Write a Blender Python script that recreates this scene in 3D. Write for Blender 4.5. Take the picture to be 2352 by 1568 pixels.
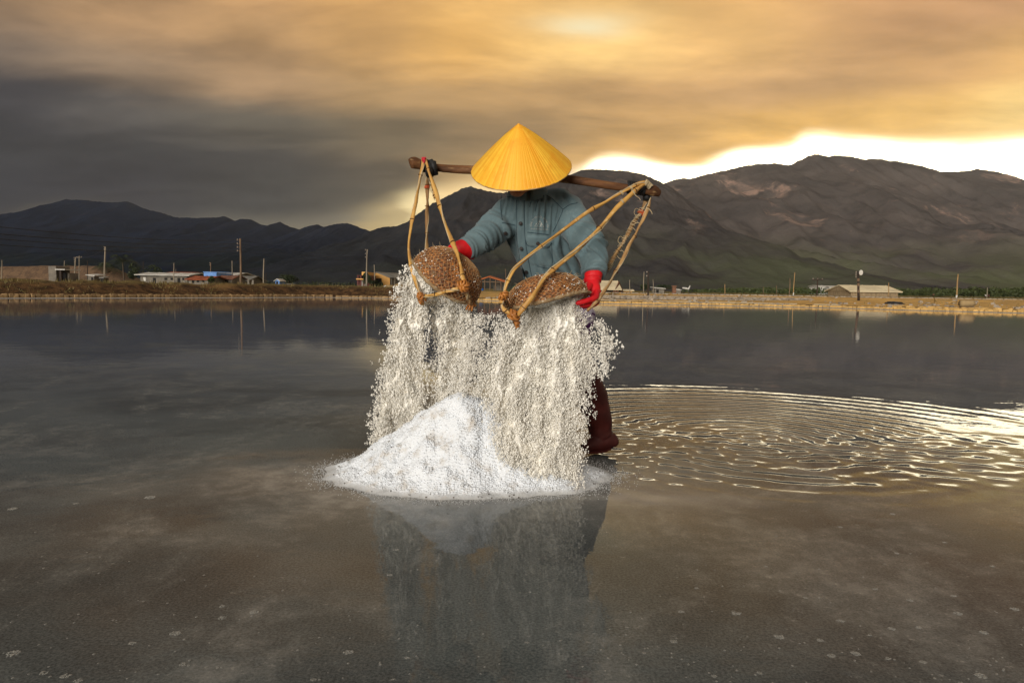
import bpy, math, random
import numpy as np
from mathutils import Vector, Matrix, noise as mnoise
from mathutils.bvhtree import BVHTree

for _o in list(bpy.data.objects):
    bpy.data.objects.remove(_o)
SC = bpy.context.scene
COL = SC.collection
rng = np.random.default_rng(7)
random.seed(7)
rad = math.radians

# ------------------------------------------------------------------ camera
FPX, CX, CY = 1568.0, 1176.0, 784.0          # measured on a 2352 px wide view of the photograph
CAMH = 0.78
PITCH = math.atan2(121.0, FPX)
ROLL = 0.0154
_R0 = np.array([1.0, 0, 0]); _U0 = np.array([0, math.sin(PITCH), math.cos(PITCH)])
CF = np.array([0, math.cos(PITCH), -math.sin(PITCH)])
CR = math.cos(ROLL) * _R0 + math.sin(ROLL) * _U0
CU = -math.sin(ROLL) * _R0 + math.cos(ROLL) * _U0
CO = np.array([0, 0, CAMH])


def ray(x, y):
    return CF * FPX + CR * (x - CX) + CU * (CY - y)


def P(x, y, Y):
    """world point at depth Y (metres in front of the camera) on the sight line through (x, y)"""
    d = ray(x, y)
    return CO + d * (Y / d[1])


def G(x, y, z=0.0):
    """point of the level z on the sight line through (x, y)"""
    d = ray(x, y)
    return CO + d * ((z - CAMH) / d[2])


cam = bpy.data.cameras.new("camera")
camo = bpy.data.objects.new("camera", cam)
COL.objects.link(camo)
cam.sensor_width = 36.0
cam.lens = 36.0 * FPX / 2352.0
cam.clip_start = 0.05
cam.clip_end = 20000
m = Matrix.Identity(4)
for i in range(3):
    m[i][0], m[i][1], m[i][2], m[i][3] = CR[i], CU[i], -CF[i], CO[i]
camo.matrix_world = m
SC.camera = camo

SC.view_settings.view_transform = 'Standard'
SC.view_settings.look = 'None'
SC.view_settings.gamma = 1.0
SC.view_settings.use_curve_mapping = False
EXPO = 1.15
SC.view_settings.exposure = EXPO
SC.render.engine = 'CYCLES'
SC.cycles.use_denoising = True
SC.cycles.max_bounces = 10
SC.cycles.diffuse_bounces = 7
SC.cycles.glossy_bounces = 3
SC.cycles.transmission_bounces = 3
SC.cycles.transparent_max_bounces = 6
SC.cycles.volume_bounces = 0
SC.cycles.caustics_reflective = False
SC.cycles.caustics_refractive = False
SC.cycles.sample_clamp_indirect = 4.0

SUN_AZ, SUN_EL = rad(-157.0), rad(15.0)        # azimuth from +Y towards +X: behind the camera, a little to the left


# ------------------------------------------------------------------ node helper
def lin(c):
    return tuple((v / 12.92 if v <= 0.04045 else ((v + 0.055) / 1.055) ** 2.4) for v in (q / 255.0 for q in c))


class S:
    """a scalar (or colour) socket with arithmetic"""
    def __init__(s, nt, k): s.nt, s.k = nt, k
    def _m(s, op, *a, clamp=False):
        n = s.nt.nodes.new('ShaderNodeMath'); n.operation = op; n.use_clamp = clamp
        for i, v in enumerate((s,) + a):
            if isinstance(v, S): s.nt.links.new(v.k, n.inputs[i])
            else: n.inputs[i].default_value = v
        return S(s.nt, n.outputs[0])
    def __add__(s, o): return s._m('ADD', o)
    __radd__ = __add__
    def __sub__(s, o): return s._m('SUBTRACT', o)
    def __rsub__(s, o): return (s * -1.0) + o
    def __mul__(s, o): return s._m('MULTIPLY', o)
    __rmul__ = __mul__
    def __truediv__(s, o): return s._m('DIVIDE', o)
    def fn(s, op, *a): return s._m(op, *a)
    def clamp(s): return s._m('ADD', 0.0, clamp=True)
    def smooth(s, a, b, lo=0.0, hi=1.0):
        n = s.nt.nodes.new('ShaderNodeMapRange'); n.interpolation_type = 'SMOOTHSTEP'
        for i, v in ((0, s), (1, a), (2, b), (3, lo), (4, hi)):
            if isinstance(v, S): s.nt.links.new(v.k, n.inputs[i])
            else: n.inputs[i].default_value = v
        return S(s.nt, n.outputs[0])
    def ramp(s, stops, interp='LINEAR'):
        n = s.nt.nodes.new('ShaderNodeValToRGB'); s.nt.links.new(s.k, n.inputs[0])
        cr = n.color_ramp; cr.interpolation = interp
        stops = sorted(stops, key=lambda t: t[0])
        while len(cr.elements) < len(stops): cr.elements.new(0.5)
        for e, (p, c) in zip(cr.elements, stops):
            e.position = p; e.color = (c[0], c[1], c[2], 1.0)
        return S(s.nt, n.outputs[0])
    def curve(s, pts):
        n = s.nt.nodes.new('ShaderNodeFloatCurve'); s.nt.links.new(s.k, n.inputs['Value'])
        c = n.mapping.curves[0]
        pts = sorted(pts)
        while len(c.points) < len(pts): c.points.new(0.5, 0.5)
        for q, (a, b) in zip(c.points, pts): q.location = (a, b); q.handle_type = 'AUTO'
        n.mapping.update()
        return S(s.nt, n.outputs[0])


def comb(nt, x, y, z):
    n = nt.nodes.new('ShaderNodeCombineXYZ')
    for i, v in enumerate((x, y, z)):
        if isinstance(v, S): nt.links.new(v.k, n.inputs[i])
        else: n.inputs[i].default_value = v
    return S(nt, n.outputs[0])


def sep(nt, v):
    n = nt.nodes.new('ShaderNodeSeparateXYZ'); nt.links.new(v.k, n.inputs[0])
    return tuple(S(nt, o) for o in n.outputs)


def mapping(nt, v, scale=(1, 1, 1), rot=(0, 0, 0), loc=(0, 0, 0)):
    n = nt.nodes.new('ShaderNodeMapping'); nt.links.new(v.k, n.inputs[0])
    n.inputs['Scale'].default_value = scale; n.inputs['Rotation'].default_value = rot; n.inputs['Location'].default_value = loc
    return S(nt, n.outputs[0])


def noise(nt, v, scale, detail=3.0, rough=0.55, dist=0.0, color=False):
    n = nt.nodes.new('ShaderNodeTexNoise'); nt.links.new(v.k, n.inputs['Vector'])
    n.inputs['Scale'].default_value = scale; n.inputs['Detail'].default_value = detail
    n.inputs['Roughness'].default_value = rough; n.inputs['Distortion'].default_value = dist
    return S(nt, n.outputs[1 if color else 0])


def voronoi(nt, v, scale, feature='F1', rand=1.0, out=0):
    n = nt.nodes.new('ShaderNodeTexVoronoi'); nt.links.new(v.k, n.inputs['Vector'])
    n.feature = feature; n.inputs['Scale'].default_value = scale; n.inputs['Randomness'].default_value = rand
    return S(nt, n.outputs[out])


def mixc(nt, f, a, b, mode='MIX'):
    n = nt.nodes.new('ShaderNodeMix'); n.data_type = 'RGBA'; n.blend_type = mode; n.clamp_result = False
    for i, v in ((0, f), (6, a), (7, b)):
        if isinstance(v, S): nt.links.new(v.k, n.inputs[i])
        elif i == 0: n.inputs[i].default_value = v
        else: n.inputs[i].default_value = (v[0], v[1], v[2], 1.0)
    return S(nt, n.outputs[2])


def coord(nt, kind='Object'):
    n = nt.nodes.get('tc') or nt.nodes.new('ShaderNodeTexCoord'); n.name = 'tc'
    return S(nt, n.outputs[kind])


# ------------------------------------------------------------------ sky
SKY_K = 0.45                                    # colours below are picture values; the exposure lifts them back


def build_world():
    w = bpy.data.worlds.new("World"); SC.world = w; w.use_nodes = True
    nt = w.node_tree; nt.nodes.clear()
    g = coord(nt, 'Generated')
    dx, dy, dz = sep(nt, g)
    az0 = dx.fn('ARCTAN2', dy) * 57.29578
    el0 = dz._m('ARCSINE') * 57.29578
    h = 1.0 / 1.0
    den = dz.fn('MAXIMUM', 0.0) + 0.17
    pl = comb(nt, dx / den, dy / den, 0.0)
    w1 = noise(nt, mapping(nt, pl, (0.55, 1.5, 1), (0, 0, 0.15)), 1.0, 5.0, 0.55, 0.4)
    w2 = noise(nt, mapping(nt, pl, (0.5, 1.1, 1), (0, 0, -0.2), (7.3, 2.1, 0)), 1.1, 3.0, 0.5)
    w3 = noise(nt, mapping(nt, pl, (0.9, 1.9, 1), (0, 0, 0.12), (3.1, 9.7, 0)), 1.5, 6.0, 0.58, 0.25)
    el = el0 + 0.7 + (w1 - 0.48) * 5.0 + (w3 - 0.5) * 2.0
    az = az0 + (w2 - 0.5) * 9.0 + (w3 - 0.5) * 6.0
    u = (az + 180.0) / 360.0

    def U(x): return (math.degrees(math.atan2(x - CX, FPX)) + 180.0) / 360.0

    def row(samples, back):
        st = [(0.0, lin(back)), (0.27, lin(back))]
        st += [(U(x), lin(c)) for x, c in samples]
        st += [(0.73, lin(back)), (1.0, lin(back))]
        return u.ramp(st, 'EASE')

    bk = (152, 138, 122)
    rows = [
        (7.0, row([(-300, (53, 53, 57)), (0, (48, 49, 54)), (300, (48, 48, 53)), (600, (57, 57, 57)), (820, (76, 71, 63)), (950, (112, 97, 72)),
                   (1150, (190, 150, 95)), (1500, (215, 165, 95)), (1900, (235, 185, 105)), (2352, (245, 200, 120)), (2700, (225, 180, 110))], bk)),
        (10.3, row([(-300, (55, 55, 58)), (0, (55, 55, 57)), (300, (57, 57, 58)), (600, (67, 65, 63)), (900, (92, 81, 66)), (1050, (165, 133, 88)),
                    (1250, (222, 176, 106)), (1500, (215, 165, 92)), (1900, (240, 188, 104)), (2352, (250, 205, 125)), (2700, (230, 185, 115))], bk)),
        (13.2, row([(-300, (72, 69, 68)), (0, (69, 67, 69)), (300, (85, 81, 77)), (600, (103, 96, 84)), (900, (116, 101, 78)), (1176, (148, 120, 84)),
                    (1500, (203, 157, 92)), (1800, (238, 184, 98)), (2100, (246, 194, 108)), (2352, (255, 214, 132)), (2700, (230, 185, 115))], bk)),
        (16.3, row([(-300, (118, 99, 83)), (0, (114, 99, 85)), (300, (142, 119, 95)), (600, (164, 133, 99)), (900, (168, 135, 92)), (1176, (186, 147, 96)),
                    (1500, (205, 160, 104)), (1800, (190, 148, 98)), (2100, (200, 154, 98)), (2352, (226, 176, 106)), (2700, (210, 165, 108))], bk)),
        (19.6, row([(-300, (143, 115, 86)), (0, (150, 121, 91)), (300, (179, 142, 102)), (600, (184, 145, 100)), (850, (206, 160, 101)), (1050, (236, 182, 104)),
                    (1330, (252, 206, 128)), (1600, (236, 186, 116)), (2000, (205, 156, 106)), (2352, (200, 152, 106)), (2700, (190, 148, 108))], bk)),
        (23.5, row([(-300, (137, 112, 84)), (0, (143, 115, 86)), (300, (185, 143, 100)), (600, (212, 163, 109)), (850, (228, 175, 108)), (1100, (242, 190, 114)),
                    (1330, (250, 200, 124)), (1700, (232, 180, 112)), (2000, (206, 157, 106)), (2352, (180, 138, 100)), (2700, (176, 140, 106))], bk)),
    ]
    c = rows[0][1]
    for (e0, _), (e1, r) in zip(rows, rows[1:]):
        c = mixc(nt, el.smooth(e0, e1), c, r)
    c = mixc(nt, el0.smooth(22.5, 34.0), c, lin((142, 136, 128)))            # overhead: even grey deck
    # cloud relief
    w4 = noise(nt, mapping(nt, pl, (1.6, 2.6, 1), (0, 0, 0.3), (1.7, 4.4, 0)), 2.3, 6.0, 0.6, 0.3)
    rel = w3.smooth(0.22, 0.78, 0.82, 1.42) * w4.smooth(0.25, 0.75, 0.90, 1.10)
    n = nt.nodes.new('ShaderNodeVectorMath'); n.operation = 'SCALE'
    nt.links.new(c.k, n.inputs[0]); nt.links.new(rel.k, n.inputs['Scale'])
    c = S(nt, n.outputs[0])
    # a thin bright break in the deck above the worker
    tx = (az0 - math.degrees(math.atan2(1325 - CX, FPX))) / 4.0
    ty = (el0 - 20.4 + (w3 - 0.5) * 3.0) / 0.72
    br = (tx * tx + ty * ty) * -1.0
    br = br.fn('EXPONENT') if False else br._m('EXPONENT')
    c = mixc(nt, br * w3.smooth(0.3, 0.6, 0.35, 0.9), c, lin((255, 240, 196)))

    # clear strip under the deck, above the ridges
    edge_px = [(-250, 505), (0, 497), (120, 470), (300, 478), (400, 494), (500, 483), (600, 494), (700, 489), (800, 474), (900, 448), (960, 428), (1050, 408), (1150, 394),
               (1250, 388), (1330, 370), (1400, 343), (1460, 346), (1520, 361), (1600, 368), (1650, 352), (1700, 333), (1760, 327), (1820, 318), (1850, 303),
               (1950, 306), (2100, 312), (2200, 312), (2300, 305), (2400, 298), (2650, 300)]
    pts = []
    for x, y in edge_px:
        d = ray(x, y); d = d / np.linalg.norm(d)
        pts.append(((math.degrees(math.atan2(d[0], d[1])) + 45) / 90.0, math.degrees(math.asin(d[2])) / 25.0))
    va = ((az0 + 45.0) / 90.0 + (w2 - 0.5) * 0.012).clamp()
    ec = va.curve(pts) * 25.0 - az0.smooth(-3.0, 6.0, 0.0, 0.34)
    soft = az0.smooth(-12.0, 8.0, 1.35, 1.0)
    dlt = (el0 - ec) + (w3 - 0.5) * 1.7
    cov = (dlt / soft).smooth(-1.0, 1.0)
    back = az0._m('ABSOLUTE').smooth(50.0, 100.0)                             # the strip closes away from the mountains
    cov = 1.0 - (1.0 - cov)._m('POWER', 2.2)
    cov = cov.fn('MAXIMUM', back)
    hot = 6.0
    cl = u.ramp([(0.0, lin((150, 138, 120))), (U(-400), lin((118, 103, 82))), (U(0), lin((112, 97, 77))), (U(450), lin((100, 91, 79))), (U(700), lin((120, 106, 86))),
                 (U(850), lin((205, 175, 115))), (U(930), (1.35, 1.05, 0.50)), (U(1010), (1.2, 0.82, 0.34)), (U(1250), (1.15, 0.82, 0.36)),
                 (U(1340), (1.1, 0.92, 0.62)), (U(1430), (hot, hot * 0.84, hot * 0.56)), (U(2352), (hot, hot * 0.86, hot * 0.58)), (U(2900), (1.0, 0.9, 0.7)),
                 (0.78, lin((190, 165, 130))), (1.0, lin((150, 138, 120)))], 'EASE')
    c = mixc(nt, cov, cl, c)
    # thin Nishita daylight behind the clear strip
    sk = nt.nodes.new('ShaderNodeTexSky'); sk.sky_type = 'NISHITA'; sk.sun_disc = False
    sk.sun_elevation = SUN_EL; sk.sun_rotation = SUN_AZ
    sks = nt.nodes.new('ShaderNodeVectorMath'); sks.operation = 'SCALE'
    nt.links.new(sk.outputs[0], sks.inputs[0])
    k = (1.0 - cov) * 0.01
    nt.links.new(k.k, sks.inputs['Scale'])
    add = nt.nodes.new('ShaderNodeVectorMath'); add.operation = 'ADD'
    nt.links.new(c.k, add.inputs[0]); nt.links.new(sks.outputs[0], add.inputs[1])
    low = el0.smooth(-6.0, -0.5)                                              # below the horizon: dull ground glow
    fin = mixc(nt, low, lin((90, 82, 70)), S(nt, add.outputs[0]))
    bg = nt.nodes.new('ShaderNodeBackground'); nt.links.new(fin.k, bg.inputs[0]); bg.inputs[1].default_value = SKY_K
    out = nt.nodes.new('ShaderNodeOutputWorld'); nt.links.new(bg.outputs[0], out.inputs[0])
    w.cycles.sampling_method = 'MANUAL'; w.cycles.sample_map_resolution = 1024


build_world()
sun = bpy.data.lights.new("sun", 'SUN')
sun.energy = 1.5
sun.angle = rad(30.0)
sun.color = (1.0, 0.945, 0.86)
suno = bpy.data.objects.new("sun", sun)
COL.objects.link(suno)
_sd = Vector((math.sin(SUN_AZ) * math.cos(SUN_EL), math.cos(SUN_AZ) * math.cos(SUN_EL), math.sin(SUN_EL)))
suno.rotation_euler = _sd.to_track_quat('Z', 'Y').to_euler()
suno.location = (0, -10, 20)


# ------------------------------------------------------------------ materials
def new_mat(name):
    mt = bpy.data.materials.new(name); mt.use_nodes = True
    nt = mt.node_tree; nt.nodes.clear()
    b = nt.nodes.new('ShaderNodeBsdfPrincipled')
    o = nt.nodes.new('ShaderNodeOutputMaterial'); nt.links.new(b.outputs[0], o.inputs[0])
    return mt, nt, b


def put(nt, b, name, v):
    if isinstance(v, S): nt.links.new(v.k, b.inputs[name])
    elif isinstance(v, (tuple, list)): b.inputs[name].default_value = (v[0], v[1], v[2], 1.0)
    else: b.inputs[name].default_value = v


def bump(nt, b, h, strength, dist=0.01):
    n = nt.nodes.new('ShaderNodeBump'); n.inputs['Strength'].default_value = strength; n.inputs['Distance'].default_value = dist
    nt.links.new(h.k, n.inputs['Height']); nt.links.new(n.outputs[0], b.inputs['Normal'])


def pm(name, c1, c2=None, scale=6.0, rough=0.8, bumps=0.0, bscale=None, bdist=0.01, stretch=(1, 1, 1), detail=4.0, spec=0.3, c3=None, rnd=0.0, sheen=0.0, lo=0.35, hi=0.65):
    """two- or three-tone weathered surface; rnd = brightness change from one piece to the next"""
    mt, nt, b = new_mat(name)
    v = mapping(nt, coord(nt, 'Object'), stretch)
    n1 = noise(nt, v, scale, detail, 0.6)
    col = mixc(nt, n1.smooth(lo, hi), c1, c2 or tuple(q * 0.7 for q in c1))
    if c3:
        n2 = noise(nt, v, scale * 2.7, 3.0, 0.6)
        col = mixc(nt, n2.smooth(0.56, 0.70), col, c3)
    if rnd:
        oi = nt.nodes.new('ShaderNodeObjectInfo')
        r = S(nt, oi.outputs['Random']) * (2 * rnd) + (1.0 - rnd)
        s = nt.nodes.new('ShaderNodeVectorMath'); s.operation = 'SCALE'
        nt.links.new(col.k, s.inputs[0]); nt.links.new(r.k, s.inputs['Scale']); col = S(nt, s.outputs[0])
    put(nt, b, 'Base Color', col)
    put(nt, b, 'Roughness', n1.smooth(0.2, 0.8, max(rough - 0.08, 0.02), min(rough + 0.08, 1.0)))
    put(nt, b, 'Specular IOR Level', spec)
    if sheen: b.inputs['Sheen Weight'].default_value = sheen
    if bumps:
        bump(nt, b, noise(nt, v, bscale or scale * 4, 4.0, 0.65), bumps, bdist)
    return mt


# ------------------------------------------------------------------ mesh helpers
def link(o, parent=None):
    COL.objects.link(o)
    if parent is not None: o.parent = parent
    return o


def mk(name, me, mat=None, parent=None, smooth=False):
    if mat is not None:
        me.materials.clear(); me.materials.append(mat)
    if smooth: me.polygons.foreach_set('use_smooth', np.ones(len(me.polygons), dtype=bool))
    o = bpy.data.objects.new(name, me)
    return link(o, parent)


def np_mesh(name, V, F):
    """V (n,3), F (m,k) with one k"""
    me = bpy.data.meshes.new(name)
    V = np.ascontiguousarray(V, dtype=np.float32); F = np.ascontiguousarray(F, dtype=np.int32)
    me.vertices.add(len(V)); me.vertices.foreach_set('co', V.ravel())
    k = F.shape[1]
    me.loops.add(F.size); me.loops.foreach_set('vertex_index', F.ravel())
    me.polygons.add(len(F)); me.polygons.foreach_set('loop_start', np.arange(0, F.size, k, dtype=np.int32))
    me.update(calc_edges=True); me.validate()
    return me


def tag(o, label=None, cat=None, group=None, kind=None):
    if label: o['label'] = label
    if cat: o['category'] = cat
    if group: o['group'] = group
    if kind: o['kind'] = kind
    return o


def empty(name, loc=(0, 0, 0), rz=0.0):
    o = bpy.data.objects.new(name, None); o.location = loc; o.rotation_euler = (0, 0, rz); o.empty_display_size = 0.1
    return link(o)


def nrm(v):
    v = np.asarray(v, float); n = np.linalg.norm(v)
    return v / n if n > 1e-12 else v


class MB:
    def __init__(s): s.V, s.F = [], []

    def ring_stack(s, rings, cap=True):
        n = len(rings[0]); b0 = len(s.V)
        for r in rings: s.V.extend([tuple(p) for p in r])
        for i in range(len(rings) - 1):
            a, b = b0 + i * n, b0 + (i + 1) * n
            for j in range(n):
                k = (j + 1) % n
                s.F.append((a + j, a + k, b + k, b + j))
        if cap:
            s.F.append(tuple(b0 + j for j in reversed(range(n))))
            e = b0 + (len(rings) - 1) * n
            s.F.append(tuple(e + j for j in range(n)))
        return s

    def tube(s, pts, radii, n=10, round_ends=False, flat=1.0, up=None, twist=None):
        pts = [np.asarray(p, float) for p in pts]
        if not hasattr(radii, '__len__'): radii = [radii] * len(pts)
        radii = list(radii)
        if round_ends:
            d0, d1 = nrm(pts[0] - pts[1]), nrm(pts[-1] - pts[-2]); r0, r1 = radii[0], radii[-1]
            a = [(pts[0] + d0 * r0 * q, r0 * math.sqrt(max(1 - q * q, 0.01))) for q in (0.98, 0.85, 0.5)]
            z = [(pts[-1] + d1 * r1 * q, r1 * math.sqrt(max(1 - q * q, 0.01))) for q in (0.5, 0.85, 0.98)]
            pts = [p for p, _ in a] + pts + [p for p, _ in z]; radii = [r for _, r in a] + radii + [r for _, r in z]
        rings = []; u = None
        for i, p in enumerate(pts):
            t = nrm(pts[min(i + 1, len(pts) - 1)] - pts[max(i - 1, 0)])
            if u is None:
                ref = np.asarray(up, float) if up is not None else (np.array([0, 0, 1.0]) if abs(t[2]) < 0.9 else np.array([0, 1.0, 0]))
                u = nrm(np.cross(t, ref))
            u = nrm(u - t * np.dot(u, t)); v = np.cross(t, u)
            uu, vv = u, v
            if twist is not None:
                a = twist[i] if hasattr(twist, '__len__') else twist * i
                uu, vv = u * math.cos(a) + v * math.sin(a), v * math.cos(a) - u * math.sin(a)
            rings.append([p + radii[i] * (uu * math.cos(2 * math.pi * j / n) + vv * flat * math.sin(2 * math.pi * j / n)) for j in range(n)])
        return s.ring_stack(rings)

    def loft(s, secs, n=28):
        """secs: (centre, half vector a, half vector b)"""
        return s.ring_stack([[np.asarray(c, float) + np.asarray(a, float) * math.cos(2 * math.pi * j / n) + np.asarray(b, float) * math.sin(2 * math.pi * j / n) for j in range(n)] for c, a, b in secs])

    def ell(s, c, r, M=None, n=16, m=10):
        c = np.asarray(c, float); M = np.eye(3) if M is None else np.asarray(M, float)
        rings = []
        for i in range(m + 1):
            th = math.pi * (0.02 + 0.96 * i / m)
            rings.append([c + M @ np.array([r[0] * math.sin(th) * math.cos(2 * math.pi * j / n), r[1] * math.sin(th) * math.sin(2 * math.pi * j / n), -r[2] * math.cos(th)]) for j in range(n)])
        return s.ring_stack(rings)

    def box(s, c, d, rz=0.0, M=None, taper=1.0, jit=0.0):
        c = np.asarray(c, float); b0 = len(s.V)
        R = np.array([[math.cos(rz), -math.sin(rz), 0], [math.sin(rz), math.cos(rz), 0], [0, 0, 1]]) if M is None else np.asarray(M, float)
        for z in (-1, 1):
            k = taper if z > 0 else 1.0
            for x, y in ((-1, -1), (1, -1), (1, 1), (-1, 1)):
                q = np.array([x * d[0] / 2 * k, y * d[1] / 2 * k, z * d[2] / 2])
                if jit: q = q + np.array([random.uniform(-jit, jit) for _ in range(3)])
                s.V.append(tuple(c + R @ q))
        for f in ((3, 2, 1, 0), (4, 5, 6, 7), (0, 1, 5, 4), (1, 2, 6, 5), (2, 3, 7, 6), (3, 0, 4, 7)):
            s.F.append(tuple(b0 + i for i in f))
        return s

    def poly(s, pts, thick):
        """flat polygon thickened along thick (vector)"""
        b0 = len(s.V); n = len(pts); t = np.asarray(thick, float)
        s.V.extend([tuple(np.asarray(p, float)) for p in pts]); s.V.extend([tuple(np.asarray(p, float) + t) for p in pts])
        s.F.append(tuple(b0 + i for i in reversed(range(n)))); s.F.append(tuple(b0 + n + i for i in range(n)))
        for i in range(n):
            k = (i + 1) % n
            s.F.append((b0 + i, b0 + k, b0 + n + k, b0 + n + i))
        return s

    def sheet(s, grid):
        b0 = len(s.V); R, C = len(grid), len(grid[0])
        for r in grid: s.V.extend([tuple(p) for p in r])
        for i in range(R - 1):
            for j in range(C - 1):
                a = b0 + i * C + j
                s.F.append((a, a + 1, a + C + 1, a + C))
        return s

    def mesh(s, name):
        me = bpy.data.meshes.new(name); me.from_pydata([tuple(map(float, v)) for v in s.V], [], s.F); me.update()
        return me

    def build(s, name, mat=None, parent=None, smooth=False):
        return mk(name, s.mesh(name), mat, parent, smooth)


def bevel(o, w, seg=2):
    b = o.modifiers.new('bevel', 'BEVEL'); b.width = w; b.segments = seg; b.limit_method = 'ANGLE'
    return o


def union(mb, name, voxel, it=4, fac=0.5):
    """grow one continuous surface over overlapping closed shapes"""
    o = mk(name + '_tmp', mb.mesh(name))
    r = o.modifiers.new('r', 'REMESH'); r.mode = 'VOXEL'; r.voxel_size = voxel
    if it:
        q = o.modifiers.new('s', 'SMOOTH'); q.factor = fac; q.iterations = it
    dg = bpy.context.evaluated_depsgraph_get()
    me = bpy.data.meshes.new_from_object(o.evaluated_get(dg)); me.name = name
    old = o.data; bpy.data.objects.remove(o); bpy.data.meshes.remove(old)
    return me


def displace(me, fn):
    n = len(me.vertices); co = np.empty(n * 3, np.float32); me.vertices.foreach_get('co', co); co = co.reshape(-1, 3)
    no = np.empty(n * 3, np.float32); me.vertex_normals.foreach_get('vector', no); no = no.reshape(-1, 3)
    d = np.array([fn(co[i], no[i]) for i in range(n)], np.float32)
    co = co + no * d[:, None]
    me.vertices.foreach_set('co', co.ravel()); me.update()
    return me


def bez(pts, n):
    """smooth curve through points (Catmull-Rom), n samples"""
    p = [np.asarray(q, float) for q in pts]; p = [2 * p[0] - p[1]] + p + [2 * p[-1] - p[-2]]
    out = []; m = len(p) - 3
    for i in range(n):
        t = m * i / (n - 1); k = min(int(t), m - 1); t -= k
        a, b, c, d = p[k:k + 4]
        out.append(0.5 * ((2 * b) + (c - a) * t + (2 * a - 5 * b + 4 * c - d) * t * t + (3 * b - a - 3 * c + d) * t ** 3))
    return out


def interp(x, xs, ys): return np.interp(x, xs, ys)


def grains(C, size, stretch=None, axis=None, jitter=0.22, octa=False):
    """many little crystals as one array mesh: C (n,3) centres, size (n,)"""
    n = len(C)
    cube = np.array([(x, y, z) for z in (-.5, .5) for x, y in ((-.5, -.5), (.5, -.5), (.5, .5), (-.5, .5))])
    quads = np.array([(3, 2, 1, 0), (4, 5, 6, 7), (0, 1, 5, 4), (1, 2, 6, 5), (2, 3, 7, 6), (3, 0, 4, 7)])
    if octa:
        cube = np.array([(.6, 0, 0), (-.6, 0, 0), (0, .6, 0), (0, -.6, 0), (0, 0, .6), (0, 0, -.6)])
        quads = np.array([(0, 2, 4), (2, 1, 4), (1, 3, 4), (3, 0, 4), (2, 0, 5), (1, 2, 5), (3, 1, 5), (0, 3, 5)])
    nv = len(cube)
    L = cube[None] + rng.uniform(-jitter, jitter, (n, nv, 3))
    q = rng.normal(size=(n, 4)); q /= np.linalg.norm(q, axis=1)[:, None]
    w, x, y, z = q.T
    R = np.stack([np.stack([1 - 2 * (y * y + z * z), 2 * (x * y - z * w), 2 * (x * z + y * w)], 1),
                  np.stack([2 * (x * y + z * w), 1 - 2 * (x * x + z * z), 2 * (y * z - x * w)], 1),
                  np.stack([2 * (x * z - y * w), 2 * (y * z + x * w), 1 - 2 * (x * x + y * y)], 1)], 1)
    L = np.einsum('nij,nkj->nki', R, L) * np.asarray(size)[:, None, None]
    if stretch is not None:                                                 # long crystals / clumps
        ax = np.asarray(axis); dt = np.einsum('nkj,nj->nk', L, ax)
        L = L + dt[..., None] * ax[:, None, :] * (np.asarray(stretch)[:, None, None] - 1.0)
    V = (C[:, None, :] + L).reshape(-1, 3)
    F = (quads[None] + (np.arange(n) * nv)[:, None, None]).reshape(-1, quads.shape[1])
    return V, F


class T:
    """a thing: an Empty at its base with its parts as children (world coordinates in, local meshes out)"""
    def __init__(s, name, org, label, cat, group=None):
        s.org = np.asarray(org, float); s.e = empty(name, tuple(s.org)); tag(s.e, label, cat, group)

    def part(s, name, mb, mat, parent=None, smooth=False, label=None, kind=None):
        me = mb.mesh(name) if isinstance(mb, MB) else mb
        n = len(me.vertices); co = np.empty(n * 3, np.float32); me.vertices.foreach_get('co', co)
        co = co.reshape(-1, 3) - s.org.astype(np.float32); me.vertices.foreach_set('co', co.ravel()); me.update()
        o = mk(name, me, mat, parent or s.e, smooth)
        if label: o['label'] = label
        if kind: o['kind'] = kind
        return o


def solo(name, mb, mat, label, cat, group=None, smooth=False, kind=None):
    o = mb.build(name, mat, None, smooth) if isinstance(mb, MB) else mk(name, mb, mat, None, smooth)
    return tag(o, label, cat, group, kind)


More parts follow.
